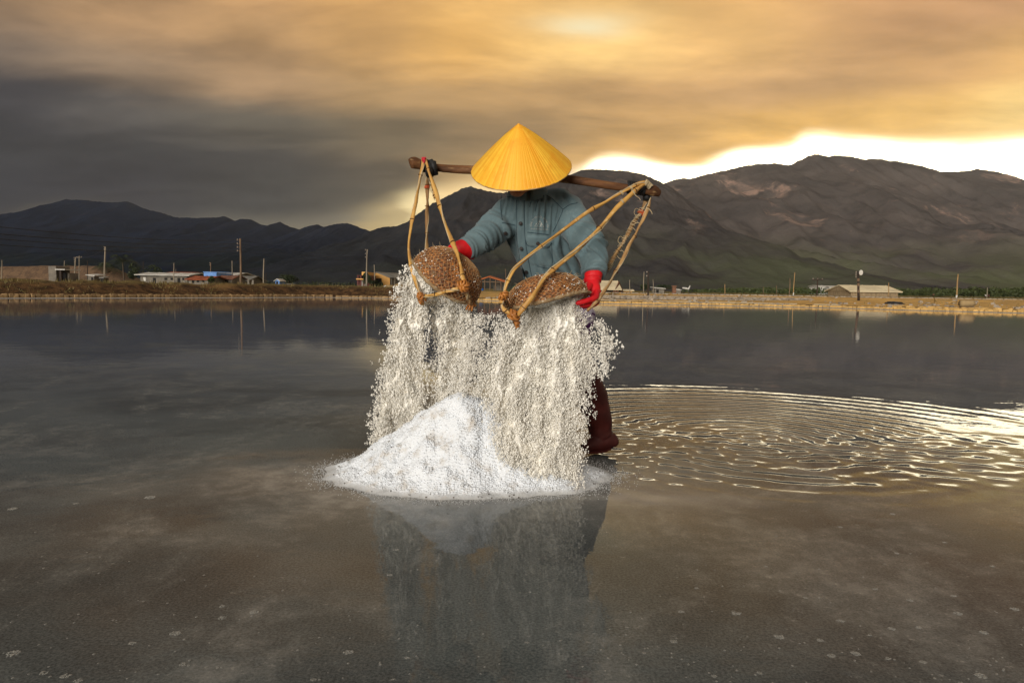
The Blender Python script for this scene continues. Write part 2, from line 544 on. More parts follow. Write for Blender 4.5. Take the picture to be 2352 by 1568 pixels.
# ================================================================== WATER
def water_mat():
    mt, nt, b = new_mat('shallow_brine')
    v = coord(nt, 'Object')
    n1 = noise(nt, mapping(nt, v, (0.75, 1.15, 1)), 0.8, 6.0, 0.62, 0.5)
    n2 = noise(nt, mapping(nt, v, (1.1, 0.8, 1), (0, 0, 0.5), (3, 8, 0)), 1.5, 7.0, 0.68, 0.8)
    n3 = noise(nt, v, 55.0, 5.0, 0.8)
    n4 = noise(nt, v, 11.0, 5.0, 0.7)
    mud = mixc(nt, n1.smooth(0.39, 0.61), (0.029, 0.037, 0.041), (0.088, 0.105, 0.107))
    x, y, z = sep(nt, v)
    mud = mixc(nt, (y + (n1 - 0.5) * 6.0).smooth(3.2, 9.0), mud, (0.112, 0.130, 0.175))      # farther water paler and bluer: reflected light put into the floor colour
    mud = mixc(nt, n2.smooth(0.44, 0.70) * 0.7, mud, (0.132, 0.145, 0.142))
    gr = noise(nt, v, 150.0, 4.0, 0.75)
    mud = mixc(nt, gr.smooth(0.35, 0.65), mixc(nt, 0.45, mud, (0.02, 0.02, 0.018)), mixc(nt, 0.12, mud, (0.4, 0.39, 0.36)))   # coarse salty grain
    # salt bloom on the pan floor
    bl = (n2.smooth(0.42, 0.66) * n4.smooth(0.40, 0.66))
    sp = n3.smooth(0.55, 0.70) * n4.smooth(0.35, 0.6) * n2.smooth(0.3, 0.6)
    mud = mixc(nt, bl * 0.36 + sp * 0.75, mud, (0.30, 0.29, 0.265))
    # salt washed out round the heap
    for cx, cy, sx, sy, k in ((-0.2, 2.62, 0.70, 0.24, 0.62), (0.52, 2.52, 0.30, 0.09, 0.42), (-0.75, 2.85, 0.45, 0.14, 0.30), (0.30, 2.85, 0.35, 0.2, 0.30), (0.15, 2.3, 0.6, 0.16, 0.10)):
        a = (x - cx) / sx + (n4 - 0.5) * 1.2; c = (y - cy) / sy + (n2 - 0.5) * 1.4
        g = ((a * a + c * c) * -1.0)._m('EXPONENT') * k * n4.smooth(0.25, 0.7, 0.5, 1.0)
        mud = mixc(nt, g, mud, (0.50, 0.48, 0.44))
    put(nt, b, 'Base Color', mud)
    b.inputs['Roughness'].default_value = 0.015
    b.inputs['IOR'].default_value = 1.21
    b.inputs['Specular IOR Level'].default_value = 0.41
    r = noise(nt, mapping(nt, v, (0.8, 1.0, 1)), 7.0, 3.0, 0.6)
    rr = noise(nt, mapping(nt, v, (0.7, 1.0, 1), (0, 0, 0.3)), 1.1, 2.0, 0.5)
    h = r * 0.35 + rr
    bump(nt, b, h, 0.05, 0.05)
    return mt


def graded(a, d0, d1, b, fine, g=1.18):
    mid = list(np.arange(d0, d1 + fine * 0.5, fine))
    lo = []; x, st = d0, fine
    while x > a: st *= g; x -= st; lo.append(max(x, a))
    hi = []; x, st = mid[-1], fine
    while x < b: st *= g; x += st; hi.append(min(x, b))
    return np.array(lo[::-1] + mid + hi)


def build_water():
    xs = graded(-400, -1.6, 4.6, 400, 0.014); ys = graded(-300, 1.75, 6.2, 95, 0.0125)
    X, Y = np.meshgrid(xs, ys)
    n2 = np.zeros_like(X); n3 = np.zeros_like(X)
    for k in range(14):                                                      # smooth random field from a few plane waves
        a = rng.uniform(0, 2 * np.pi); f = rng.uniform(1.0, 3.0); ph = rng.uniform(0, 6.28)
        n2 += np.sin((X * np.cos(a) + Y * np.sin(a)) * f + ph) / 14 * 2.2
    for k in range(18):
        a = rng.uniform(0, 2 * np.pi); f = rng.uniform(3.5, 8.0); ph = rng.uniform(0, 6.28)
        n3 += np.sin((X * np.cos(a) + Y * np.sin(a)) * f + ph) / 18 * 2.2
    H = np.zeros_like(X)

    def rings(cx, cy, r0, r1, lam0, lam1, slope, ph, ecc=1.0):
        rx, ry = (X - cx), (Y - cy) * ecc
        r = np.sqrt(rx * rx + ry * ry) + 0.05 * n2 + 0.015 * n3
        w = np.clip((r - r0) / 0.25, 0, 1) * np.clip((r1 - r) / (0.75 * r1), 0, 1)
        lam = lam0 + (lam1 - lam0) * np.clip(r / r1, 0, 1)
        phase = 2 * np.pi * np.log1p(np.maximum(r, 0) * (lam1 - lam0) / (r1 * lam0)) * r1 / (lam1 - lam0)
        amp = slope * lam / (2 * np.pi) * (0.50 + 0.50 * n3 + 0.60 * np.clip(n2 + 0.3, -0.6, 1.0))
        return amp * np.sin(phase + ph + 0.8 * n2) * w * w * (3 - 2 * w)

    H += rings(1.30, 3.55, 0.02, 2.6, 0.078, 0.24, 0.090, 0.3)
    H += rings(0.50, 3.32, 0.02, 1.30, 0.065, 0.15, 0.050, 1.1) * np.clip((X - 0.1) / 0.5, 0, 1)
    # short cross chop where the wakes meet
    ch = np.zeros_like(X)
    for k in range(26):
        a = rng.normal(1.45, 0.55); lam = rng.uniform(0.06, 0.16); ph = rng.uniform(0, 6.28)
        ch += lam / (2 * np.pi) * np.sin((X * np.cos(a) + Y * np.sin(a)) * 2 * np.pi / lam + ph + 1.5 * n2)
    w = np.exp(-(((X - 1.5) / 1.2) ** 2 + ((Y - 3.25) / 0.55) ** 2))
    H += ch * 0.017 * w
    lw = np.exp(-(((X - 1.4) / 2.2) ** 2 + ((Y - 3.6) / 1.2) ** 2))
    for k in range(8):                                                       # slow swells leaving the place
        a = rng.normal(1.3, 0.5); lam = rng.uniform(0.30, 0.6); ph = rng.uniform(0, 6.28)
        H += 0.0045 * lam / (2 * np.pi) * np.sin((X * np.cos(a) + Y * np.sin(a)) * 2 * np.pi / lam + ph + n2) * lw * 1.4
    H *= np.clip((Y - 2.35) / 0.6, 0, 1)
    V = np.stack([X, Y, H], -1).reshape(-1, 3)
    R, C = X.shape
    idx = np.arange(R * C).reshape(R, C)
    F = np.stack([idx[:-1, :-1], idx[:-1, 1:], idx[1:, 1:], idx[1:, :-1]], -1).reshape(-1, 4)
    o = mk('water', np_mesh('water', V, F), water_mat(), smooth=True)
    tag(o, kind='structure')


build_water()
pf = MB(); pf.sheet([[(-9000, -3000, -0.35), (9000, -3000, -0.35)], [(-9000, 9000, -0.35), (9000, 9000, -0.35)]])
tag(pf.build('ground', pm('dry_mud', (0.10, 0.08, 0.05), (0.16, 0.12, 0.08), 0.05)), kind='structure')

# ================================================================== SHORE AND LAND
EDGE = [tuple(G(x, y)[:2]) for x, y in ((0, 685.3), (250, 684.8), (500, 684.0), (745, 683.2), (850, 684.6), (1100, 690.3), (1378, 697.2), (1650, 702.0), (1895, 707.0), (2094, 712.8), (2352, 719.4))]
e0, e1 = np.array(EDGE[0]), np.array(EDGE[1])
dl = nrm(e0 - e1)
EDGE = [tuple(e0 + dl * 90 + np.array([-30, -60])), tuple(e0 + dl * 40), tuple(e0 + dl * 12)] + EDGE
e0, e1 = np.array(EDGE[-1]), np.array(EDGE[-2]); dr = nrm(e0 - e1)
EDGE = EDGE + [tuple(e0 + dr * 10), tuple(e0 + dr * 30 + np.array([0, -8])), tuple(e0 + dr * 55 + np.array([-5, -50])), tuple(e0 + dr * 55 + np.array([-10, -160]))]


def edge_samples(step):
    """points along the shore with outward normal and running length"""
    E = np.array(EDGE); seg = np.linalg.norm(np.diff(E, axis=0), axis=1); cum = np.concatenate([[0], np.cumsum(seg)])
    s = np.arange(0, cum[-1], step)
    x = np.interp(s, cum, E[:, 0]); y = np.interp(s, cum, E[:, 1])
    t = np.stack([np.interp(s + 0.8, cum, E[:, 0]) - np.interp(s - 0.8, cum, E[:, 0]), np.interp(s + 0.8, cum, E[:, 1]) - np.interp(s - 0.8, cum, E[:, 1])], 1)
    t /= np.linalg.norm(t, axis=1)[:, None] + 1e-9
    return x, y, t, np.stack([-t[:, 1], t[:, 0]], 1)


SPLIT = G(905, 684.6)[0]                                     # west of this a high earth bank, east of it low sandy flats


def hnoise(x, y, f, seed=0.0, oct=3):
    v, a = 0.0, 1.0
    for k in range(oct):
        v += a * mnoise.noise((x * f + seed, y * f - seed, seed * 0.7)); a *= 0.5; f *= 2.1
    return v


def land_height(o, x, y):
    left = np.interp(o, [-0.3, 0, 0.25, 0.45, 0.8, 1.6, 2.3, 3.4, 6, 12, 30, 9000], [-0.25, 0.004, 0.016, 0.03, 0.10, 0.46, 0.70, 0.80, 0.74, 0.62, 0.56, 0.56])
    right = np.interp(o, [-0.3, 0, 0.25, 0.45, 0.8, 1.6, 3.2, 7, 13, 15.5, 19, 24, 9000], [-0.25, 0.004, 0.02, 0.03, 0.02, 0.02, 0.03, 0.13, 0.20, 0.24, 0.46, 0.52, 0.56])
    k = np.clip((x - SPLIT + 1.0) / 6.0, 0, 1); k = k * k * (3 - 2 * k)
    return left * (1 - k) + right * k, k


def build_land():
    x, y, t, nn = edge_samples(0.55)
    offs = [-0.3, 0, 0.12, 0.25, 0.45, 0.62, 0.8, 1.0, 1.25, 1.5, 1.75, 2.0, 2.3, 2.7, 3.2, 3.8, 4.6, 5.6, 7, 8.5, 10.5, 13, 15.5, 17, 19, 22, 26, 32, 42, 60, 90, 150, 260, 500, 1000, 2000, 4000, 8500]
    rows = []
    for o in offs:
        r = []
        for i in range(len(x)):
            px, py = x[i] + nn[i, 0] * o, y[i] + nn[i, 1] * o
            z, k = land_height(o, px, py)
            if o > 0.7:
                a = 0.22 * (1 - k) * min(1.0, (o - 0.7) / 0.7) * (1.0 if o < 5 else 0.35) + 0.035 * k * min(1, (o - 1.6) / 2 if o > 1.6 else 0)
                z += a * hnoise(px, py, 0.55 if o < 5 else 0.25, 3.0)
                if o < 5: z += 0.05 * (1 - k) * hnoise(px, py, 2.2, 9.0)
            r.append((px, py, z))
        rows.append(r)
    mb = MB(); mb.sheet(rows)
    mt, nt, b = new_mat('shore_soil')
    v = coord(nt, 'Object'); X, Y, Z = sep(nt, v)
    n1 = noise(nt, v, 0.45, 5.0, 0.65); n2 = noise(nt, v, 2.3, 6.0, 0.7); n3 = noise(nt, v, 9.0, 4.0, 0.7)
    earth = mixc(nt, n2.smooth(0.35, 0.65), (0.030, 0.017, 0.009), (0.125, 0.066, 0.028))
    earth = mixc(nt, n1.smooth(0.50, 0.66) * 0.8 * Z.smooth(0.35, 0.75), earth, (0.24, 0.135, 0.05))  # paler towards the crest: the bank's sunlit top put into the colour
    earth = mixc(nt, Z.smooth(0.62, 0.86) * n2.smooth(0.25, 0.6), earth, (0.15, 0.11, 0.04))
    sand = mixc(nt, n1.smooth(0.38, 0.62), (0.66, 0.39, 0.12), (0.46, 0.28, 0.10))
    sand = mixc(nt, n2.smooth(0.55, 0.72), sand, (0.15, 0.11, 0.065))
    sand = mixc(nt, Z.smooth(0.12, 0.05) * 0.92, sand, (0.035, 0.028, 0.024))           # wet clay behind the stones
    far = mixc(nt, n1.smooth(0.4, 0.6), (0.20, 0.13, 0.05), (0.12, 0.12, 0.035))
    k = (X + (n1 - 0.5) * 6.0).smooth(SPLIT - 1.0, SPLIT + 7.0)
    c = mixc(nt, k, earth, sand)
    c = mixc(nt, Y.smooth(58.0, 75.0), c, far)
    crust = Z.smooth(0.024, 0.012) * n3.smooth(0.15, 0.4)
    c = mixc(nt, crust, c, (0.46, 0.43, 0.39))
    put(nt, b, 'Base Color', c); b.inputs['Roughness'].default_value = 0.9; b.inputs['Specular IOR Level'].default_value = 0.1
    bump(nt, b, n3, 0.8, 0.08)
    tag(mb.build('shore_ground', mt, smooth=True), kind='structure')


build_land()


# stones along the water: single blocks as parts, shared meshes
M_BLOCK = pm('yellow_kerb_stone', (0.66, 0.41, 0.13), (0.48, 0.29, 0.10), 5.0, 0.9, 0.6, 22.0, 0.02, rnd=0.22, c3=(0.22, 0.17, 0.11))
M_BLOCKD = pm('brown_kerb_stone', (0.36, 0.23, 0.10), (0.22, 0.14, 0.07), 5.0, 0.9, 0.6, 22.0, 0.02, rnd=0.25, c3=(0.26, 0.2, 0.13))


def stone_mesh(k):
    mb = MB(); mb.box((0, 0, 0.5), (1, 1, 1), jit=0.09, taper=0.9)
    b = bpy.data.meshes.new('stone_block'); b.from_pydata(mb.V, [], mb.F); b.update()
    o = mk('stone_tmp', b); bevel(o, 0.13, 1)
    me = bpy.data.meshes.new_from_object(o.evaluated_get(bpy.context.evaluated_depsgraph_get()))
    bpy.data.objects.remove(o); me.name = 'stone_block_%d' % k
    return me


STONES = [stone_mesh(k) for k in range(6)]
STONESD = [m_.copy() for m_ in STONES]
for m_ in STONES: m_.materials.append(M_BLOCK)
for m_ in STONESD: m_.materials.append(M_BLOCKD)


def kerb(name, label, x0, x1, w, h, off, meshes, z0=0.015, limit=300, skip=0.0, tone=None):
    xs, ys, t, nn = edge_samples(0.02)
    sel = [i for i in range(len(xs)) if x0 <= xs[i] <= x1 and ys[i] > 10]
    r = tag(empty(name, (xs[sel[0]], ys[sel[0]], 0)), label, 'stone kerb')
    s, i, cnt = 0.0, sel[0], 0
    rest = MB()
    while i < sel[-1]:
        ww = w * random.uniform(0.78, 1.22)
        j = i + max(1, int(ww / 0.02 / 2))
        if j >= sel[-1]: break
        if random.random() > skip:
            hh = h * random.uniform(0.85, 1.12)
            c = (xs[j] + nn[j, 0] * off + random.uniform(-.02, .02), ys[j] + nn[j, 1] * off + random.uniform(-.02, .02), z0)
            a = math.atan2(t[j, 1], t[j, 0]) + random.uniform(-.08, .08)
            if cnt < limit:
                o = bpy.data.objects.new('stone_block', random.choice(meshes)); link(o, r)
                o.location = np.array(c) - np.array(r.location); o.rotation_euler = (random.uniform(-.05, .05), random.uniform(-.05, .05), a)
                o.scale = (ww * 0.96, w * 1.1, hh)
            else: rest.box((c[0], c[1], c[2] + hh / 2), (ww * .95, w * 1.1, hh), a)
            cnt += 1
        i = j + max(1, int(ww / 0.02 / 2))
    if rest.V:
        me = rest.mesh('stone_run'); V = np.array(rest.V) - np.array(r.location); me.vertices.foreach_set('co', V.astype(np.float32).ravel())
        o = mk('stone_run', me, meshes[0].materials[0], r); o['kind'] = 'stuff'


kerb('stone_kerb', 'yellow stone block row edging the pan right of the worker', G(1090, 690.3)[0], EDGE[-4][0], 0.185, 0.115, 0.42, STONES)
kerb('stone_kerb', 'brown stone row along the foot of the earth bank', EDGE[2][0], G(770, 683.2)[0], 0.22, 0.17, 0.5, STONESD, limit=220)
kerb('stone_kerb', 'two tone block row between bank corner and worker', G(772, 683.4)[0], G(1085, 690)[0], 0.25, 0.13, 0.42, STONESD)
kerb('stone_kerb', 'loose yellow stones on the inner side of the right kerb', G(2100, 712.8)[0], EDGE[-4][0], 0.26, 0.14, 1.0, STONES, z0=0.03, skip=0.15)
kerb('stone_kerb', 'upper row of pale stones behind the right kerb', G(2060, 712.8)[0], EDGE[-4][0], 0.30, 0.16, 1.9, STONES, z0=0.05, skip=0.25)

# grey rubble terraces behind the flats, right half
M_GREY = pm('grey_rubble', (0.36, 0.30, 0.23), (0.22, 0.185, 0.145), 2.0, 0.92, 0.8, 9.0, 0.04, c3=(0.34, 0.27, 0.19))


def rubble_wall(label, xa, ya, xb, yb, Y0, Y1, courses, bw, bh, z0):
    a, b = P(xa, ya, Y0), P(xb, yb, Y1)
    a[2] = b[2] = z0
    L = np.linalg.norm((b - a)[:2]); d = nrm(np.array([b[0] - a[0], b[1] - a[1], 0])); ang = math.atan2(d[1], d[0])
    t_ = T('rubble_wall', a, label, 'stone wall')
    core = MB(); core.box((a + b) / 2 + np.array([-d[1], d[0], 0]) * 0.32 + np.array([0, 0, bh * courses / 2 - 0.06]), (L, 0.34, bh * courses - 0.1), ang)
    t_.part('core', core, M_GREY)
    st = MB()
    for c in range(courses):
        s = random.uniform(0, bw)
        while s < L:
            w = bw * random.uniform(0.7, 1.35)
            q = a + d * s + np.array([-d[1], d[0], 0]) * (0.1 + 0.05 * c + random.uniform(-.03, .03)) + np.array([0, 0, bh * (c + 0.5)])
            st.box(q, (w * 0.92, 0.3, bh * 0.9), ang + random.uniform(-.1, .1), taper=random.uniform(.75, .95), jit=0.02)
            s += w
    st_o = t_.part('stone_course', st, M_GREY, kind='stuff')
    return t_


rubble_wall('lower grey stone terrace behind the black strip, right of the worker', 1385, 680, 1870, 690, 48, 52, 3, 0.34, 0.09, 0.17)
rubble_wall('upper grey stone terrace below the sheds and hedge', 1385, 676, 2500, 690, 62, 52, 3, 0.30, 0.075, 0.36)

# ================================================================== MOUNTAINS
def mountain_mat(name, c1, c2, rock, green, k_rock, west=None):
    mt, nt, b = new_mat(name)
    v = coord(nt, 'Object'); X, Y, Z = sep(nt, v)
    n1 = noise(nt, v, 0.006, 6.0, 0.62); n2 = noise(nt, v, 0.022, 6.0, 0.7); n3 = noise(nt, mapping(nt, v, (1.0, 0.5, 0.7), (0, 0, 0.5)), 0.010, 7.0, 0.72, 0.8)
    c = mixc(nt, n1.smooth(0.35, 0.65), c1, c2)
    c = mixc(nt, n2.smooth(0.45, 0.7) * 0.6, c, tuple(q * 0.45 for q in c1))
    c = mixc(nt, n3.smooth(0.56, 0.68) * k_rock * n2.smooth(0.3, 0.6) * Z.smooth(40.0, 140.0), c, rock)
    c = mixc(nt, Z.smooth(110.0, 10.0) * n1.smooth(0.38, 0.62), c, green)
    if west:                                                              # darkening to the west: shade on that flank put into the colour
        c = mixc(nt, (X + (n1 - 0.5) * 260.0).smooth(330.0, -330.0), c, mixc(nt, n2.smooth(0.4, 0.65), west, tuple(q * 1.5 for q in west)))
    put(nt, b, 'Base Color', c); b.inputs['Roughness'].default_value = 0.95; b.inputs['Specular IOR Level'].default_value = 0.0
    bump(nt, b, n2 + n3 * 0.6, 0.35, 14.0)
    return mt


def mountain(name, prof, Yr, depth, mat, seed, nx=420, gul=0.10, foot=0.72):
    pts = [P(x, y, Yr) for x, y in prof]
    px = np.array([p[0] for p in pts]); pz = np.array([p[2] for p in pts])
    X = np.linspace(px[0], px[-1], nx); Zr = np.interp(X, px, pz)
    kk = np.array([1, 2, 1.0]) / 4; Zr = np.convolve(np.pad(Zr, 1, 'edge'), kk, 'valid')
    ts = np.concatenate([np.linspace(0, 1, 64), np.linspace(1.05, 1.7, 10)])
    rows = []
    for t in ts:
        r = []
        for i, x in enumerate(X):
            y = Yr - depth + depth * t
            if t <= 1:
                s = 0.25 * t + 0.75 * t ** 1.7
            else: s = max(0.0, 1 - ((t - 1) / 0.7) ** 1.3)
            z = Zr[i] * s
            w = math.sin(math.pi * min(t, 1)) ** 0.8 if t < 1 else 0.0
            f = 3.2 / depth
            wx = x + 60 * mnoise.noise((x * 0.004, y * 0.004, seed))
            rdg = 1 - abs(mnoise.noise((wx * f * 2.0, y * f * 0.55, seed)))
            rd2 = 1 - abs(mnoise.noise((wx * f * 5.0, y * f * 1.6, seed + 5)))
            z += w * Zr[i] * gul * ((rdg - 0.75) * 1.5 + (rd2 - 0.75) * 1.0 + (1 - abs(mnoise.noise((wx * f * 13, y * f * 5, seed + 8))) - .75) * .45)
            z += (0.006 * Zr[i] + 0.4) * mnoise.noise((x * 0.05, y * 0.05, seed)) * min(1, t * 2) + 1.8 * mnoise.noise((x * 0.16, y * 0.16, seed + 2)) * min(1, t * 1.5)
            r.append((x, y, max(z, 0.0) + foot - (0.6 if t == 0 else 0)))
        rows.append(r)
    mb = MB(); mb.sheet(rows)
    o = mb.build(name, mat, smooth=True)
    return tag(o, kind='structure')


prof_left = [(-420, 560), (-200, 540), (-60, 525), (0, 515), (60, 495), (100, 483), (125, 468), (151, 458), (190, 460), (215, 463), (255, 466), (293, 463), (317, 474), (342, 483), (366, 488), (403, 500),
             (464, 501), (500, 500), (513, 497), (526, 501), (540, 509), (554, 503), (576, 504.5), (600, 517), (620, 519), (642, 509.5), (664, 521), (688, 528), (730, 545), (800, 570), (900, 600)]
prof_mid = [(560, 600), (620, 562), (657, 541), (680, 531), (703, 522), (727, 516), (743, 522), (767, 515.6), (796, 513), (822, 522), (851, 532), (900, 545), (980, 575), (1060, 600)]
prof_cen = [(780, 590), (830, 548), (851, 531), (884, 521), (912, 521), (943, 507), (952, 498), (984, 475), (1010, 460), (1037, 445.8), (1060, 434), (1081, 429), (1096, 434), (1120, 440), (1148, 444),
            (1190, 440), (1240, 425), (1285, 410), (1310, 403.5), (1332, 394), (1353, 389.6), (1388, 390.8), (1418, 391.7), (1462, 396.7), (1485, 404), (1506, 414), (1530, 424), (1556, 442), (1580, 470), (1610, 520), (1640, 600)]
prof_right = [(1380, 560), (1450, 480), (1500, 436), (1523, 423), (1550, 413.7), (1572, 409), (1583, 411), (1610, 404), (1650, 396), (1680, 389), (1720, 379), (1765, 376.5), (1800, 378), (1815, 381), (1832, 371), (1850, 362),
              (1868, 356), (1880, 353), (1893, 358), (1905, 361), (1925, 357), (1960, 362), (1990, 367), (2020, 367.5), (2080, 374), (2120, 383), (2160, 396), (2195, 395), (2215, 393), (2245, 389.5), (2290, 395), (2330, 406), (2352, 413), (2420, 430), (2520, 440), (2650, 470), (2800, 520)]
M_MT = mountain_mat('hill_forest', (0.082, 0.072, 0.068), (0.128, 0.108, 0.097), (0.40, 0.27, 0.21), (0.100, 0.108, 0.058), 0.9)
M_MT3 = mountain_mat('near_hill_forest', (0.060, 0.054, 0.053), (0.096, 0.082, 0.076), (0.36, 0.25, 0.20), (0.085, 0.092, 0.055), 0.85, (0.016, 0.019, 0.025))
M_MT2 = mountain_mat('shaded_hill_forest', (0.007, 0.013, 0.030), (0.011, 0.019, 0.038), (0.06, 0.05, 0.045), (0.012, 0.018, 0.017), 0.35)  # cloud shade and blue distance of the left ranges put into the colour
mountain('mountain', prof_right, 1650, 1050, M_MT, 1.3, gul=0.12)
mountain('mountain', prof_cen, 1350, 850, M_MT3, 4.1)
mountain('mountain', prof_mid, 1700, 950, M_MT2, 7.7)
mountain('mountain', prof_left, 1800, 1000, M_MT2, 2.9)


# ================================================================== VEGETATION
def leaf_mat(name, c1, c2, rnd=0.0):
    mt, nt, b = new_mat(name)
    v = coord(nt, 'Object')
    n1 = noise(nt, v, 1.1, 3.0, 0.6); n2 = noise(nt, v, 7.0, 2.0, 0.6)
    c = mixc(nt, n1.smooth(0.35, 0.65), c1, c2); c = mixc(nt, n2.smooth(0.4, 0.7) * 0.5, c, tuple(q * 1.5 for q in c2))
    put(nt, b, 'Base Color', c); b.inputs['Roughness'].default_value = 0.6; b.inputs['Specular IOR Level'].default_value = 0.25
    return mt


def leaves(blobs, n, size):
    """leaf-sized faces through the volume of several lobes"""
    V = []; w = np.array([b[1][0] * b[1][1] * b[1][2] for b in blobs]); w = w / w.sum()
    k = rng.choice(len(blobs), n, p=w)
    c = np.array([blobs[i][0] for i in k]); r = np.array([blobs[i][1] for i in k])
    d = rng.normal(size=(n, 3)); d /= np.linalg.norm(d, axis=1)[:, None]
    q = c + d * r * (rng.uniform(0.25, 1.0, (n, 1)) ** 0.45)
    u = rng.normal(size=(n, 3)); u /= np.linalg.norm(u, axis=1)[:, None]
    v = np.cross(u, rng.normal(size=(n, 3))); v /= np.linalg.norm(v, axis=1)[:, None]
    s = size * rng.uniform(0.6, 1.4, (n, 1))
    V = np.stack([q - u * s, q + v * s * 0.45, q + u * s, q - v * s * 0.45], 1).reshape(-1, 3)
    return np_mesh('leaves', V, np.arange(n * 4).reshape(-1, 4))


M_LEAF = leaf_mat('dark_leaves', (0.016, 0.024, 0.011), (0.034, 0.044, 0.017))
M_LEAFG = leaf_mat('green_leaves', (0.028, 0.040, 0.013), (0.058, 0.072, 0.022))
M_BARK = pm('bark', (0.09, 0.065, 0.04), (0.05, 0.038, 0.028), 6.0, 0.9, 0.5, 20.0)
M_GRASS = leaf_mat('dry_grass', (0.17, 0.115, 0.04), (0.115, 0.095, 0.03))


def tree(label, xl, xr, yt, yb, Y, kind='bush_tree', n=900, mat=None):
    a, b = P(xl, yb, Y), P(xr, yb, Y); top = P((xl + xr) / 2, yt, Y)[2]
    gz = 0.54; w = b[0] - a[0]; c = (a + b) / 2; H = top - gz
    t = T(kind, (c[0], Y, gz), label, 'tree')
    tr = MB(); tr.tube([(c[0], Y, gz - 0.1), (c[0] + w * .03, Y, gz + H * .35), (c[0] - w * .02, Y, gz + H * .7)], [w * .05 + .05, w * .035 + .03, .02], 8)
    for k in range(5):
        a_ = k * 1.3; tr.tube([(c[0], Y, gz + H * .3), (c[0] + math.cos(a_) * w * .3, Y + math.sin(a_) * w * .3, gz + H * .6)], [w * .02 + .02, .01], 6)
    t.part('trunk', tr, M_BARK)
    bl = []
    for k in range(9):
        bl.append(((c[0] + random.uniform(-.36, .36) * w, Y + random.uniform(-.3, .3) * w, gz + H * random.uniform(.38, .84)), (w * random.uniform(.14, .26), w * .22, H * random.uniform(.12, .2))))
    bl.append(((c[0], Y, gz + H * .84), (w * .2, w * .2, H * .16)))
    t.part('crown', leaves(bl, n, 0.10 + 0.012 * w), mat or M_LEAF)
    return t


def palm(label, x, yt, Y, spread):
    p = P(x, yt, Y); gz = 0.54; H = p[2] - gz
    t = T('palm_tree', (p[0], Y, gz), label, 'palm tree')
    tr = MB(); tr.tube([(p[0] + .3, Y, gz - .1), (p[0] + .1, Y, gz + H * .4), (p[0], Y, gz + H * .8)], [.16, .12, .1], 8); t.part('trunk', tr, M_BARK)
    cr = np.array([p[0], Y, gz + H * .78])
    for k in range(15):
        a = k * 2.399; el = random.uniform(0.15, 1.2); fr = MB(); L = spread * random.uniform(.8, 1.1); pts = []
        for i in range(9):
            s = i / 8; pts.append(cr + np.array([math.cos(a) * math.cos(el) * L * s, math.sin(a) * math.cos(el) * L * s, math.sin(el) * L * s - 0.75 * L * s * s]))
        sd = np.array([-math.sin(a), math.cos(a), 0])
        for i in range(8):
            for sg in (-1, 1):
                for q in (0.2, 0.7):
                    m0 = pts[i] * (1 - q) + pts[i + 1] * q; d = nrm(pts[i + 1] - pts[i]); w = L * .26 * math.sin(math.pi * min(1, (i + q + 1) / 9.5)) + .04
                    tip = m0 + sd * sg * w + d * w * .5 - np.array([0, 0, w * .35])
                    b0 = len(fr.V); fr.V += [tuple(m0 - d * .05), tuple(m0 + d * .05), tuple(tip)]; fr.F.append((b0, b0 + 1, b0 + 2))
        t.part('frond', fr, M_LEAF)


palm('tall dark palm rising behind the brown mound', 281, 587, 118, 4.2)
palm('low palm crown left of the tall palm', 243, 604, 125, 3.4)
tree('dark bushy tree right of the palm beside the white roofed shed', 288, 322, 603, 648, 105)
tree('round dark tree behind the white roofed shed', 333, 376, 607, 640, 120)
tree('dark bush on the mound crest behind the concrete hut', 146, 164, 605, 618, 130, n=350)
tree('small tree in front of the blue house', 478, 493, 633, 648, 72, n=400, mat=M_LEAFG)
tree('wide dark tree beside the little blue hut', 640, 684, 630, 657, 110)
tree('dark tree in front of the two storey house', 829, 851, 625, 655, 72)
tree('low bush under the orange warehouse gable', 846, 878, 643, 656, 74, n=500)
tree('dark bush left of the dark pole among the poles', 1468, 1500, 651, 673, 118, n=600)
tree('dark bush behind the small grey hut', 1505, 1546, 653, 674, 125, n=700)

# the wood along the foot of the hills
bl = []
for x in np.arange(1575, 2700, 7.0):
    Yb = 150 + random.uniform(-12, 30)
    base = 673 + (x - 1700) * 0.0155
    h = float(np.interp(x, [1575, 1680, 1800, 1880, 1960, 2040, 2140, 2250, 2400, 2700], [6, 12, 16, 14, 13, 17, 19, 22, 24, 24])) * random.uniform(.7, 1.15)
    p, q = P(x, base - h * 0.5, Yb), P(x, base - h, Yb)
    r = max(q[2] - p[2], 0.3)
    bl.append(((p[0], Yb, max(p[2], 0.7)), (random.uniform(1.0, 1.9), 1.6, r)))
o = mk('woodland', leaves(bl, 15000, 0.30), M_LEAFG)
tag(o, 'belt of green trees along the foot of the right hills', kind='stuff')
bl = []
for x in np.arange(690, 835, 6.0):
    p = P(x, 655, 150); bl.append(((p[0], 150 + random.uniform(-8, 8), 1.0), (1.4, 1.4, random.uniform(.4, .9))))
for x in np.arange(-100, 640, 9.0):
    p = P(x, 646, 170); bl.append(((p[0], 170 + random.uniform(-8, 8), 1.0), (1.8, 1.4, random.uniform(.5, 1.4))))
tag(mk('undergrowth', leaves(bl, 6000, 0.22), M_LEAF), 'dark scrub far behind the earth bank', kind='stuff')


